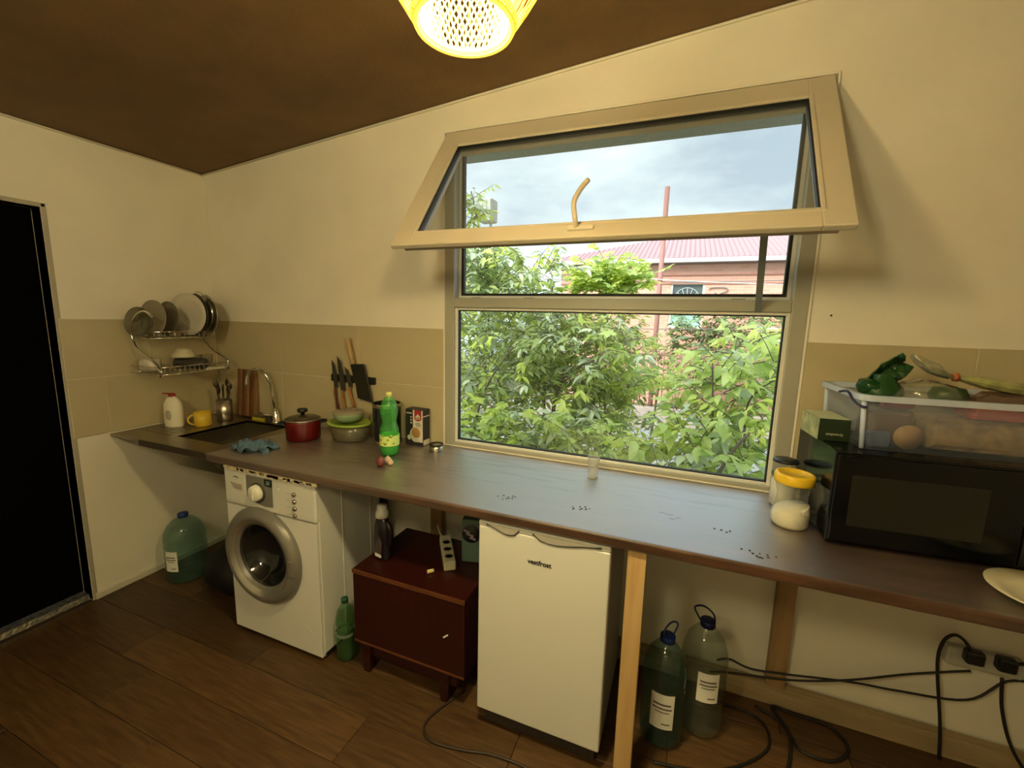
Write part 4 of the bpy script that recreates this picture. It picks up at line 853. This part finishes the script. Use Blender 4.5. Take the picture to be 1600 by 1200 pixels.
for dx, dz, wd in ((-.02, .012, .03), (-.005, -.004, .036), (.008, -.02, .028)):
    w = MB(); w.box(-.012 + dx - wd / 2, -.012 + dx + wd / 2, -.0335, -.0315, .135 + dz - .005, .135 + dz + .005, rot=Euler((0, .35, 0)).to_matrix(), bev=.001); w.build('badge_print', mat('badge_violet', (.28, .22, .26), .5), bd)
w = MB(); w.box(.035, .0555, -.0315, -.029, .02, .16); w.build('green_side', mat('pack_green', (.03, .09, .03), .5), t_)
w = MB(); w.tube(spline([(-1.08, -.03, .83), (-1.0, -.1, .76), (-.90, -.18, .71), (-.79, -.24, .712)], 6), .0035, 6); tag(w.build('thin_black_cable', black), 'thin black cable slanting down from the counter to the teal pack', 'cable')

# ================================================================== cables and sockets
cab_m = mat('cable_black', (.012, .010, .009), .5)
def cable(pts, r_, label, name='power_cable', m_=cab_m):
    w = MB(); w.tube(spline(pts, 7), r_, 7); tag(w.build(name, m_), label, 'cable')
z_ = .006
cable([(-.745, -.50, z_), (-.815, -.669, z_), (-.77, -.74, z_), (-.637, -.728, z_), (-.52, -.70, z_), (-.36, -.70, z_), (-.22, -.76, z_)], .0045, 'brown cable looping over the floor in front of the fridge', m_=mat('cable_brown', (.03, .018, .012), .5))
cable([(.25, -.022, .112), (.298, -.03, .138), (.40, -.06, .146), (.703, -.06, .205), (.85, -.06, .222), (1.06, -.04, .245), (1.16, -.03, .35), (1.26, -.03, .37)], .0042, 'upper black cable sagging along the wall under the counter')
cable([(.22, -.09, .10), (.302, -.07, .108), (.52, -.07, .152), (.70, -.065, .215), (.88, -.03, .275), (1.0, -.03, .33), (1.06, -.03, .355)], .0042, 'black cable rising from the big bottles towards the wall sockets')
cable([(1.000, -.075, .005), (.985, -.07, .15), (.958, -.05, .357), (.960, -.05, .45), (.985, -.05, .490), (1.015, -.05, .480), (1.045, -.05, .435)], .0055, 'thick black cable arching up from the floor into the left wall socket')
cable([(1.133, -.05, .369), (1.15, -.05, .25), (1.19, -.06, .12), (1.26, -.08, .006)], .0055, 'black cable hanging from the wall socket to the floor at the right')
cable([(.23, -.13, z_), (.40, -.15, z_), (.42, -.27, z_), (.30, -.40, z_), (.16, -.47, z_), (.02, -.50, z_)], .005, 'black cable curving over the floor behind the big bottles')
cable([(.40, -.09, z_), (.49, -.14, z_), (.53, -.24, z_), (.63, -.24, z_), (.70, -.16, z_), (.66, -.08, z_), (.55, -.075, z_), (.46, -.08, .014), (.50, -.19, .016), (.46, -.36, z_), (.36, -.50, z_)], .006, 'tangled black cable coil on the floor below the second pine leg')
so = thing('wall_socket_block', 'white double socket block on the wall under the counter with black plugs', 'socket', (1.10, 0, .40))
w = MB(); w.box(-.115, .095, -.035, -.001, -.035, .035, bev=.006); w.build('socket_housing', mat('socket_white', (.50, .49, .42), .5), so)
for x in (-.055, .03):
    w = MB(); w.box(x - .022, x + .03, -.068, -.034, .0, .05, bev=.008); w.build('plug', black, so)
cable([(1.12, -.05, .43), (1.19, -.06, .455), (1.26, -.05, .52), (1.33, -.04, .62)], .006, 'black cable leading right from the socket plugs up under the counter')
w = MB(); w.lathe([(0, .002), (.003, .0015), (.004, 0)], 8, axis=RX, loc=(.504, -.0, 1.612)); w.build('nail_mark', black, wall_back)

# ================================================================== PENDANT LAMP
LX, LY = -.39, -1.20
lamp = thing('rattan_pendant_lamp', 'glowing woven rattan pendant lamp hanging from the brown ceiling', 'lamp', (LX, LY, 0))
rat = bpy.data.materials.new('rattan'); rat.use_nodes = True; t = rat.node_tree; b = t.nodes['Principled BSDF']
inp(b, 'Base Color', (.78, .54, .14, 1)); inp(b, 'Roughness', .6); inp(b, 'Alpha', .72)   # thin cane strips let light through
tl = t.nodes.new('ShaderNodeBsdfTranslucent'); tl.inputs[0].default_value = (.92, .66, .20, 1); mx = t.nodes.new('ShaderNodeMixShader'); mx.inputs[0].default_value = .5
t.links.new(b.outputs[0], mx.inputs[1]); t.links.new(tl.outputs[0], mx.inputs[2]); t.links.new(mx.outputs[0], t.nodes['Material Output'].inputs[0])
zb_, zr = 2.068, .083
def outer_r(u): return zr + (.172 - zr) * math.sin(min(1, u / .60) * PI / 2) if u < .6 else .172 - .117 * ((u - .6) / .4) ** 1.6
w = MB(); N = 96
for k in range(N):
    a = 2 * PI * k / N; pts = []
    for j in range(9):
        u = j / 8; r_ = outer_r(u); a2 = a + .10 * math.sin(u * 3) * (1 if k % 2 else -1); pts.append((r_ * math.cos(a2), r_ * math.sin(a2), zb_ + u * .33))
    w.tube(pts, .0016, 4, cap=False)
w.build('outer_strands', rat, lamp, kind='stuff')
w = MB(); Ni = 46
for s_ in (-1, 1):
    for k in range(Ni):
        a = 2 * PI * k / Ni; pts = []
        for j in range(15):
            u = j / 14; r_ = .078 + .006 * math.sin(u * PI) ; a2 = a + s_ * u * 1.9; rr_ = r_ + .0012 * s_ * (1 if (k + j) % 2 else -1)
            pts.append((rr_ * math.cos(a2), rr_ * math.sin(a2), zb_ + .004 + u * .29))
        w.tube(pts, .0036, 4, cap=False, flat=.4)
w.build('inner_weave', rat, lamp, kind='stuff')
for z, r_, rt in ((zb_, zr, .0045), (zb_ + .004, zr - .005, .004), (zb_ + .008, zr + .005, .0035), (zb_ + .20, .173, .003), (zb_ + .33, .055, .004), (zb_ + .295, .079, .003)):
    w = MB(); w.tube([(r_ * math.cos(2 * PI * k / 40), r_ * math.sin(2 * PI * k / 40), z) for k in range(41)], rt, 6, cap=False); w.build('ring', rat, lamp)
w = MB(); w.lathe([(0, 2.165), (.022, 2.172), (.031, 2.195), (.026, 2.222), (.014, 2.245), (.013, 2.262)], 20); w.build('bulb', mat('bulb_glow', (1, .9, .7), .3, emit=(1, .74, .36), estr=60), lamp)
w = MB(); w.lathe([(.017, 2.262), (.019, 2.27), (.019, 2.31), (.008, 2.32), (0, 2.32)], 16); w.build('bulb_holder', mat('holder_white', (.7, .68, .6), .5), lamp)
zc_ = cz(LX)
w = MB(); w.tube([(0, 0, 2.32), (0, 0, zc_ - .02)], .003, 6); w.build('cord', black, lamp)
w = MB(); w.lathe([(0, zc_ - .028), (.035, zc_ - .024), (.05, zc_ - .012), (.05, zc_ + .0)], 24); w.build('ceiling_rose', mat('rose_white', (.6, .57, .5), .5), lamp)
for zz in (zb_ + .10,):
    w = MB()
    for k in range(4): a = PI / 2 * k; w.tube([(0.012 * math.cos(a), .012 * math.sin(a), zb_ + .285), (.079 * math.cos(a), .079 * math.sin(a), zb_ + .295)], .0018, 5)
    w.build('spokes', metal, lamp)
pt_ = bpy.data.objects.new('bulb_light', bpy.data.lights.new('bulb_light', 'POINT')); S.collection.objects.link(pt_); pt_.parent = lamp
pt_.location = (0, 0, 2.14); pt_.data.energy = 98; pt_.data.color = (1, .86, .42); pt_.data.shadow_soft_size = .07

# a second plain globe lamp of the room hangs behind the camera
l2 = thing('globe_ceiling_lamp', 'plain white globe ceiling lamp hanging behind the camera', 'lamp', (-.75, -2.55, 0))
zc2_ = cz(-.75)
w = MB(); w.lathe([(0, zc2_ - .42), (.09, zc2_ - .39), (.165, zc2_ - .30), (.165, zc2_ - .20), (.09, zc2_ - .10), (.045, zc2_ - .08)], 24); w.build('globe', glassmat('opal_glass', (.95, .92, .85), .3, (.9, .85, .7)), l2)
w = MB(); w.lathe([(.05, zc2_ - .085), (.05, zc2_ - .03), (.03, zc2_ - .0), (0, zc2_ - .0)], 20); w.build('fitting', MATS['rose_white'], l2)
p2 = bpy.data.objects.new('globe_light', bpy.data.lights.new('globe_light', 'POINT')); S.collection.objects.link(p2); p2.parent = l2
p2.location = (0, 0, zc2_ - .25); p2.data.energy = 78; p2.data.color = (1, .90, .54); p2.data.shadow_soft_size = .16
# ================================================================== OUTDOORS
GZ = -.9
grass = mat('ground_soil', (.10, .12, .05), .95, noise=.3, nscale=3)
w = MB(); w.box(-14, 10, .12, 5.2, GZ - .2, GZ); w.box(-14, 10, 8.9, 22, GZ - .2, GZ + .1); w.build('ground', grass, kind='structure')
w = MB(); w.box(-14, 10, 5.2, 8.6, GZ - .2, GZ - .06); w.build('road', mat('asphalt', (.27, .28, .28), .9, noise=.1, nscale=8), kind='structure')
w = MB(); w.box(-14, 10, 8.6, 8.9, GZ - .2, GZ + .42); w.build('kerb_wall', mat('concrete_warm', (.36, .30, .25), .9, noise=.15, nscale=5), kind='structure')
w = MB(); w.box(-14, 10, 5.0, 5.2, GZ - .2, GZ + .02); w.build('kerb', mat('concrete_warm2', (.36, .34, .30), .9), kind='structure')
hs = thing('brick_house', 'red brick house with pink corrugated roof across the street', 'house', (0, 0, 0))
HY = 11.0
w = MB()
for a, b_, z0, z1 in ((-3.55, -.42, GZ, 3.12), (.46, 7.5, GZ, 3.12), (-.42, .46, 2.65, 3.12), (-.42, .46, GZ, 1.40)): w.box(a, b_, HY, HY + .35, z0, z1)
w.box(-3.55, -3.2, HY + .35, HY + 6, GZ, 3.12); w.build('brick_wall', brick, hs)
for z in (2.82, 2.60):
    w = MB(); w.box(-3.57, 7.5, HY - .03, HY, z, z + .03); w.build('brick_course', mat('brick_dark', (.40, .20, .14), .9), hs)
def house_window(x0, x1, z0, z1):
    fr_ = frame_rect(x0, x1, z0, z1, HY + .02, HY + .1, .06).build('window_frame', mat('frame_cream', (.80, .80, .66), .6), hs)
    w = MB(); w.box(x0 + .05, x1 - .05, HY + .07, HY + .08, z0 + .05, z1 - .05); w.build('pane', mat('far_pane', (.10, .13, .12), .15), fr_)
    w = MB(); cx_ = (x0 + x1) / 2; zc2 = z0 + (z1 - z0) * .55
    for k in range(9): a = PI * k / 8; w.tube([(cx_, HY + .05, zc2), (cx_ + .36 * math.cos(a), HY + .05, zc2 + .42 * math.sin(a))], .012, 5)
    w.tube([(cx_ + .36 * math.cos(PI * k / 12), HY + .05, zc2 + .42 * math.sin(PI * k / 12)) for k in range(13)], .014, 5)
    w.build('sunburst_grille', mat('grille_grey', (.45, .50, .48), .6), fr_)
    w = MB(); w.box(x0 + .06, x1 - .06, HY + .03, HY + .045, z0 + .06, zc2); w.build('green_curtain', mat('curtain_green', (.35, .62, .48), .8, noise=.35, nscale=9), fr_)
house_window(-.42, .46, 1.40, 2.65)
house_window(-3.1, -2.3, 1.45, 2.6)
w = MB(); w.tube(spline([(.56, HY - .03, 2.45), (.62, HY - .03, 2.5), (.95, HY - .03, 2.5), (1.0, HY - .03, 2.42), (.86, HY - .03, 2.36), (.8, HY - .03, 2.3), (.70, HY - .03, 2.38)], 4), .015, 5); w.build('wall_ornament', mat('ornament_grey', (.25, .22, .2), .7), hs)
w = MB(); w.box(-3.95, 7.6, HY - .42, HY + .1, 3.12, 3.16); w.build('soffit', mat('soffit_dark', (.20, .17, .16), .9), hs)
w = MB(); w.box(-4.0, 7.6, HY - .45, HY - .40, 3.13, 3.24, bev=.01); w.build('gutter', mat('gutter_pale', (.62, .60, .58), .6), hs)
w = MB(); rib = .13; x = -4.0; sl = .335; D = 3.6; zz0 = 3.24; y0_ = HY - .44
xs = []
while x < 7.6: xs += [(x, 0), (x + rib * .35, .03), (x + rib * .65, .03)]; x += rib
vs = []; fs = []
for (x, h) in xs:
    dmax = min(D, max(.02, x + 4.0)); vs += [(x, y0_, zz0 + h), (x, y0_ + dmax, zz0 + h + sl * dmax), (x, y0_, zz0 + h - .03), (x, y0_ + dmax, zz0 + h - .03 + sl * dmax)]
for i in range(len(xs) - 1):
    a = i * 4; fs += [(a, a + 4, a + 5, a + 1), (a + 2, a + 3, a + 7, a + 6), (a, a + 2, a + 6, a + 4), (a + 1, a + 5, a + 7, a + 3)]
w.raw(vs, fs); w.build('corrugated_roof', mat('roof_pink', (.37, .23, .24), .55, rnd=.0), hs)
w = MB(); w.raw([(-4, y0_, zz0), (-4, y0_ + 7.2, zz0), (-4 + D, y0_ + D, zz0 + sl * D), (-4, y0_, zz0 - .05), (-4, y0_ + 7.2, zz0 - .05), (-4 + D, y0_ + D, zz0 + sl * D - .05)], [(0, 1, 2), (3, 5, 4), (0, 2, 5, 3), (1, 4, 5, 2), (0, 3, 4, 1)]); w.build('roof_hip_end', MATS['roof_pink'], hs)
# pole, wires
w = MB(); w.tube([(-.62, 9.0, GZ), (-.59, 9.0, 4.62)], .055, 12); tag(w.build('utility_pole', mat('pole_rust', (.36, .17, .14), .8)), 'rust red metal pole rising in front of the brick house', 'pole')
for (p, q_, lb) in (((-5.5, 8.937, 3.04), (3.2, 8.937, 2.37), 'pale overhead wire running in front of the eave'), ((-5.5, 9.1, 2.72), (3.2, 9.1, 2.55), 'dark overhead wire under the eave of the brick house'), ((-3.5, 9.3, 1.42), (3.2, 9.3, 1.62), 'thin wire crossing the brick house at window sill height')):
    w = MB(); p, q_ = Vector(p), Vector(q_); w.tube([p.lerp(q_, k / 12) - Vector((0, 0, .12 * math.sin(PI * k / 12))) for k in range(13)], .011, 5); tag(w.build('overhead_wire', mat('wire_' + ('pale' if 'pale' in lb else 'dark'), (.65, .6, .52) if 'pale' in lb else (.2, .16, .15), .7)), lb, 'wire')
fn = thing('street_fence', 'rusty iron bar fence beside the street before the brick house', 'fence', (-1.3, 9.2, GZ + .1))
w = MB(); w.box(-2.9, 5.0, -.02, .02, 1.55, 1.59); w.box(-2.9, 5.0, -.02, .02, .15, .19); w.build('rail', mat('fence_rust', (.30, .16, .12), .8), fn)
bar = None
for k in range(60):
    if bar is None: w = MB(); w.tube([(0, 0, 0), (0, 0, 1.7)], .012, 5); bar = w.mesh('bar'); bar.materials.append(MATS['fence_rust'])
    link('bar', bar, fn, (-2.85 + k * .13, 0, 0))
tk = thing('metal_tank', 'pale ribbed metal tank raised on a post beyond the left shrub', 'tank', (-5.25, 9.3, 0))
w = MB(); w.box(-.22, .22, -.22, .22, 4.15, 4.75, bev=.05); w.build('tank_body', mat('tank_metal', (.50, .52, .42), .6, noise=.15, nscale=8), tk)
for k in range(4): w = MB(); w.box(-.19 + k * .12, -.17 + k * .12, -.235, -.22, 4.18, 4.72); w.build('rib', MATS['tank_metal'], tk)
w = MB(); w.tube([(.1, 0, GZ), (.1, 0, 4.15)], .04, 8); w.build('post', MATS['tank_metal'], tk)

# ---- foliage
def leaf_mesh(name, Ln, Wd, m_, droop=.25, fold=.18, tip=1.0):
    vs = []; fs = []; n = 5
    prof = [0.0, .62, 1.0, .86, .50, 0.0]
    for i in range(n + 1):
        u = i / n; x = Ln * u; z = -droop * Ln * u * u; hw = Wd / 2 * prof[i]
        vs += [(x, -hw, z + fold * hw), (x, 0, z), (x, hw, z + fold * hw)]
    for i in range(n):
        a = i * 3; fs += [(a, a + 3, a + 4, a + 1), (a + 1, a + 4, a + 5, a + 2)]
    me = bpy.data.meshes.new(name); me.from_pydata(vs, [], fs); me.materials.append(m_)
    for p in me.polygons: p.use_smooth = True
    return me, vs, fs
def vine_leaf(name, R_, m_):
    vs = [(0, 0, 0)]; fs = []; N_ = 30
    for k in range(N_):
        a = 2 * PI * k / N_; c = abs(math.cos(2.5 * (a)))
        r_ = R_ * (.52 + .48 * c ** .8) * (1 + .06 * (-1) ** k)
        if k in (N_ // 2,): r_ = R_ * .25
        vs.append((r_ * math.cos(a) + R_ * .5, r_ * math.sin(a), -.16 * r_ * r_ / R_ + .05 * R_ * math.sin(5 * a)))
    for k in range(N_): fs.append((0, 1 + k, 1 + (k + 1) % N_))
    me = bpy.data.meshes.new(name); me.from_pydata(vs, [], fs); me.materials.append(m_); return me, vs, fs
def merged(name, items, m_, parent):
    V = []; Fc = []
    for (vs, fs, mw_) in items:
        o = len(V); V += [tuple(mw_ @ Vector(v)) for v in vs]; Fc += [tuple(i + o for i in f) for f in fs]
    me = bpy.data.meshes.new(name); me.from_pydata(V, [], Fc); me.materials.append(m_)
    for p in me.polygons: p.use_smooth = True
    ob = link(name, me, parent); ob['kind'] = 'stuff'; return ob
camp = Vector((0, -1.93, 1.575))
def visible(p):
    """inside the wedge that the window opens on, with a margin for a side step"""
    d = p - camp; s_ = 2.0 / d.y; x = d.x * s_; z = camp.z + d.z * s_
    return -1.5 < x < .8 and .6 < z < 2.75
def shrub(root, clusters, kinds, seed, ntwig, budget, twig_leaves=9, branches=(), bark=None, spread=.55):
    """twigs fill ellipsoid clusters; nearest leaves become parts, the rest one stuff part"""
    rr = random.Random(seed); tw = MB(); L_ = []
    wts = [c[6] for c in clusters]
    for _ in range(ntwig):
        c = rr.choices(clusters, wts)[0]
        while True:
            q = Vector((rr.uniform(-1, 1), rr.uniform(-1, 1), rr.uniform(-1, 1)))
            if q.length < 1: break
        p = Vector((c[0] + q.x * c[3], c[1] + q.y * c[4], c[2] + q.z * c[5]))
        if p.y < .45 or not visible(p): continue
        az = rr.uniform(0, 2 * PI); el = rr.uniform(-.25, 1.1); d = Vector((math.cos(az) * math.cos(el), math.sin(az) * math.cos(el) - .15, math.sin(el))).normalized()
        Lt = rr.uniform(.16, .30) * (spread / .55); tw.tube([p, p + d * Lt * .5 + Vector((0, 0, .01)), p + d * Lt], [.004, .003, .0015], 4, cap=False)
        kd = rr.choices(kinds, [k[3] for k in kinds])[0]
        for j in range(twig_leaves):
            u = (j + 1) / twig_leaves; lp = p + d * Lt * u; la = az + rr.uniform(-1.0, 1.0) + (1.2 if j % 2 else -1.2) * (1 - u * .7)
            pitch = rr.uniform(-.35, .65); roll = rr.uniform(-.6, .6); sc = rr.uniform(.65, 1.2) * kd[4]
            mw_ = Matrix.Translation(lp) @ Euler((roll, pitch, la)).to_matrix().to_4x4() @ Matrix.Scale(sc, 4)
            L_.append(((lp - camp).length / sc, kd, mw_))
    L_.sort(key=lambda a: a[0])
    tw.build('twigs', bark, root, kind='stuff')
    for pts, r0 in branches:
        w = MB(); sp = spline(pts, 5); w.tube(sp, [r0 * (1 - .6 * i / len(sp)) for i in range(len(sp))], 8); w.build('branch', bark, root)
    near = L_[:budget]; far = L_[budget:]
    for _, kd, mw_ in near:
        o = link('leaf', kd[0][0], root); o.matrix_local = mw_
    by = {}
    for _, kd, mw_ in far: by.setdefault(kd[2].name, (kd[2], []))[1].append((kd[0][1], kd[0][2], mw_))
    for m_, items in by.values(): merged('foliage', items, m_, root)
bark = mat('bark_dark', (.12, .10, .075), .9)
bark2 = mat('twig_green', (.20, .24, .10), .8)
lf_a = leafmat('leaf_mid_green', (.26, .36, .11), (.46, .54, .19), .4)
lf_b = leafmat('leaf_grey_green', (.40, .50, .34), (.60, .68, .46), .3, .35)
lf_c = leafmat('leaf_lime', (.62, .74, .14), (.78, .86, .28), .55)
lf_d = leafmat('leaf_broad', (.46, .62, .18), (.70, .80, .32), .5)
lf_e = leafmat('leaf_dark', (.10, .16, .07), (.20, .30, .10), .3)
K_a = (leaf_mesh('leaf_lance', .115, .036, lf_a, .3), None, lf_a, 5, 1)
K_b = (leaf_mesh('leaf_lance_grey', .12, .040, lf_b, .25), None, lf_b, 2.5, 1.05)
K_c = (leaf_mesh('leaf_lime', .11, .038, lf_c, .3), None, lf_c, 2.5, 1)
K_d = (leaf_mesh('leaf_broad', .15, .070, lf_d, .3), None, lf_d, 5, 1)
K_d2 = (leaf_mesh('leaf_broad_grey', .15, .072, lf_b, .25), None, lf_b, 1.4, 1)
K_v = (vine_leaf('leaf_vine', .060, lf_c), None, lf_c, 1, 1)
K_v2 = (vine_leaf('leaf_vine_mid', .062, lf_d), None, lf_d, 1, 1.0)
K_e = (leaf_mesh('leaf_small_dark', .10, .045, lf_e, .3), None, lf_e, 3, 1.2)
r1 = thing('large_leafy_shrub', 'tall dense shrub with narrow drooping leaves filling the left of the window', 'shrub', (-1.9, 2.2, GZ))
def rel(cl, root): return cl
def at(root): return Vector(root.location)
def shrub_at(root, clusters, *a, **k):
    # clusters are given in world coordinates; the root sits on the ground below them
    k['branches'] = [([Vector(p) for p in pts], r0) for pts, r0 in k.get('branches', [])]
    shrub(root, clusters, *a, **k)
    off = -Vector(root.location)
    for ch in root.children: ch.location = ch.location + off
# (x, y, z, rx, ry, rz, weight)
shrub_at(r1, [(-1.9, 2.3, 1.25, 1.0, .8, .75, 9), (-1.0, 2.3, 1.2, .75, .8, .42, 7), (-2.1, 2.3, 2.0, .45, .6, .40, 3.0), (-1.55, 2.2, 1.95, .5, .5, .22, 1.4),
              (-1.3, 1.8, .55, .95, .7, .35, 6), (-.8, 3.2, .2, 1.0, .6, .3, 3), (-1.2, 1.2, .45, .8, .3, .22, 2), (-2.6, 3.4, 1.5, 1.2, .6, .9, 4), (-1.1, 3.3, 1.35, .75, .4, .35, 3), (-.75, 2.6, .80, .35, .5, .3, 2), (-2.20, 2.35, 2.65, .10, .12, .28, .5)],
         [K_a, K_b, K_c], 11, 1650, 290, 9, bark=bark,
         branches=[([(-1.9, 2.5, GZ), (-1.8, 2.5, .4), (-2.0, 2.5, 1.2), (-2.1, 2.5, 2.2), (-2.22, 2.4, 2.9)], .018), ([(-1.75, 1.5, .3), (-1.62, 1.5, .9), (-1.35, 1.55, 1.35)], .014), ([(-1.6, 2.2, GZ), (-1.2, 2.1, .3), (-1.02, 1.9, 1.0), (-.72, 1.9, 1.22)], .028), ([(-1.2, 2.3, GZ), (-1.3, 2.3, .9), (-1.25, 2.3, 1.9)], .02)])
r2 = thing('broadleaf_shrub', 'lighter green shrub with broad leaves and dark stems at the right of the window', 'shrub', (.30, 1.9, GZ))
shrub_at(r2, [(.50, 2.0, 1.15, .42, .5, .38, 5), (.40, 1.9, .65, .55, .5, .30, 6), (.10, 2.0, .80, .22, .4, .28, 1.3), (-.25, 1.7, .42, .45, .3, .14, 2), (.72, 2.6, 1.2, .3, .5, .42, 3), (.12, 2.1, 1.22, .16, .3, .13, .9), (.60, 2.2, .3, .5, .5, .28, 4), (.2, 1.6, .25, .5, .4, .2, 2)],
         [K_d, K_d2, K_c], 12, 300, 290, 6, bark=bark, spread=.62,
         branches=[([(.26, 1.55, GZ), (.30, 1.55, .2), (.36, 1.5, .55), (.50, 1.5, .80)], .022), ([(.31, 1.9, GZ), (.30, 1.9, .3), (.28, 1.9, .8), (.24, 1.9, 1.25)], .012), ([(.30, 1.8, .3), (.15, 1.8, .6), (-.05, 1.8, .85)], .008), ([(.55, 1.9, .4), (.52, 1.9, .9), (.62, 1.85, 1.1), (.85, 1.9, 1.25)], .010)])
r3 = thing('grape_vine', 'bright lime grape vine with lobed leaves climbing between the shrubs', 'vine', (-.8, 2.6, GZ))
shrub_at(r3, [(-.80, 3.0, 1.97, .36, .3, .17, 9), (-.70, 2.2, 1.25, .5, .5, .3, 1.3), (-1.5, 1.2, .62, .4, .2, .2, .5), (-.75, 1.2, .72, .35, .2, .2, .5), (-.42, 1.7, .5, .3, .3, .14, 1.5), (-.05, 2.6, 1.32, .12, .3, .12, .6), (-.15, 3.4, .98, .3, .4, .08, 1)],
         [K_v, K_v2], 13, 190, 290, 5, bark=bark2, spread=.7,
         branches=[([(-.8, 2.6, GZ), (-.7, 2.6, .5), (-.85, 2.7, 1.3), (-.8, 2.9, 2.0)], .014), ([(-.6, 1.3, GZ), (-.5, 1.35, .3), (-.7, 1.3, .7)], .008)])
r4 = thing('background_bush', 'dark rounded bush by the iron fence in front of the brick house', 'bush', (.45, 9.9, GZ + .1))
shrub_at(r4, [(.35, 9.9, .7, .9, .3, .8, 4), (1.5, 10.0, 1.3, 1.0, .3, .7, 3), (.3, 9.9, 1.35, .6, .3, .3, 1.5)], [(K_e[0], None, lf_e, 3, 1.6), (K_a[0], None, lf_a, 1.2, 1.5)], 14, 240, 0, 8, bark=bark, spread=1.2,
         branches=[([(.45, 9.9, GZ + .1), (.4, 9.9, .6), (.5, 9.9, 1.3)], .05)])
r5 = thing('roadside_shrub', 'low bright green shrub at the near road edge', 'shrub', (-.35, 4.4, GZ))
shrub_at(r5, [(-.25, 4.4, .72, .55, .4, .12, 3), (-.9, 4.2, .65, .6, .4, .25, 3)], [K_c, (K_d[0], None, lf_d, 3, .9)], 15, 110, 0, 7, bark=bark2, branches=[([(-.35, 4.4, GZ), (-.3, 4.4, .1), (-.25, 4.4, .8)], .02)])
r6 = thing('far_tree', 'pale green tree behind the left shrub beside the brick house', 'tree', (-6.0, 11.0, GZ))
shrub_at(r6, [(-6.6, 11.2, 2.3, 1.6, .8, 1.3, 4), (-5.6, 11.0, 1.2, 1.4, .6, 1.2, 3)], [(K_c[0], None, lf_c, 1, 2.2), (K_a[0], None, lf_a, 2, 2.2)], 16, 260, 0, 8, bark=bark, spread=1.5, branches=[([(-6, 11, GZ), (-6.2, 11, 1), (-6.5, 11, 2.8)], .09)])
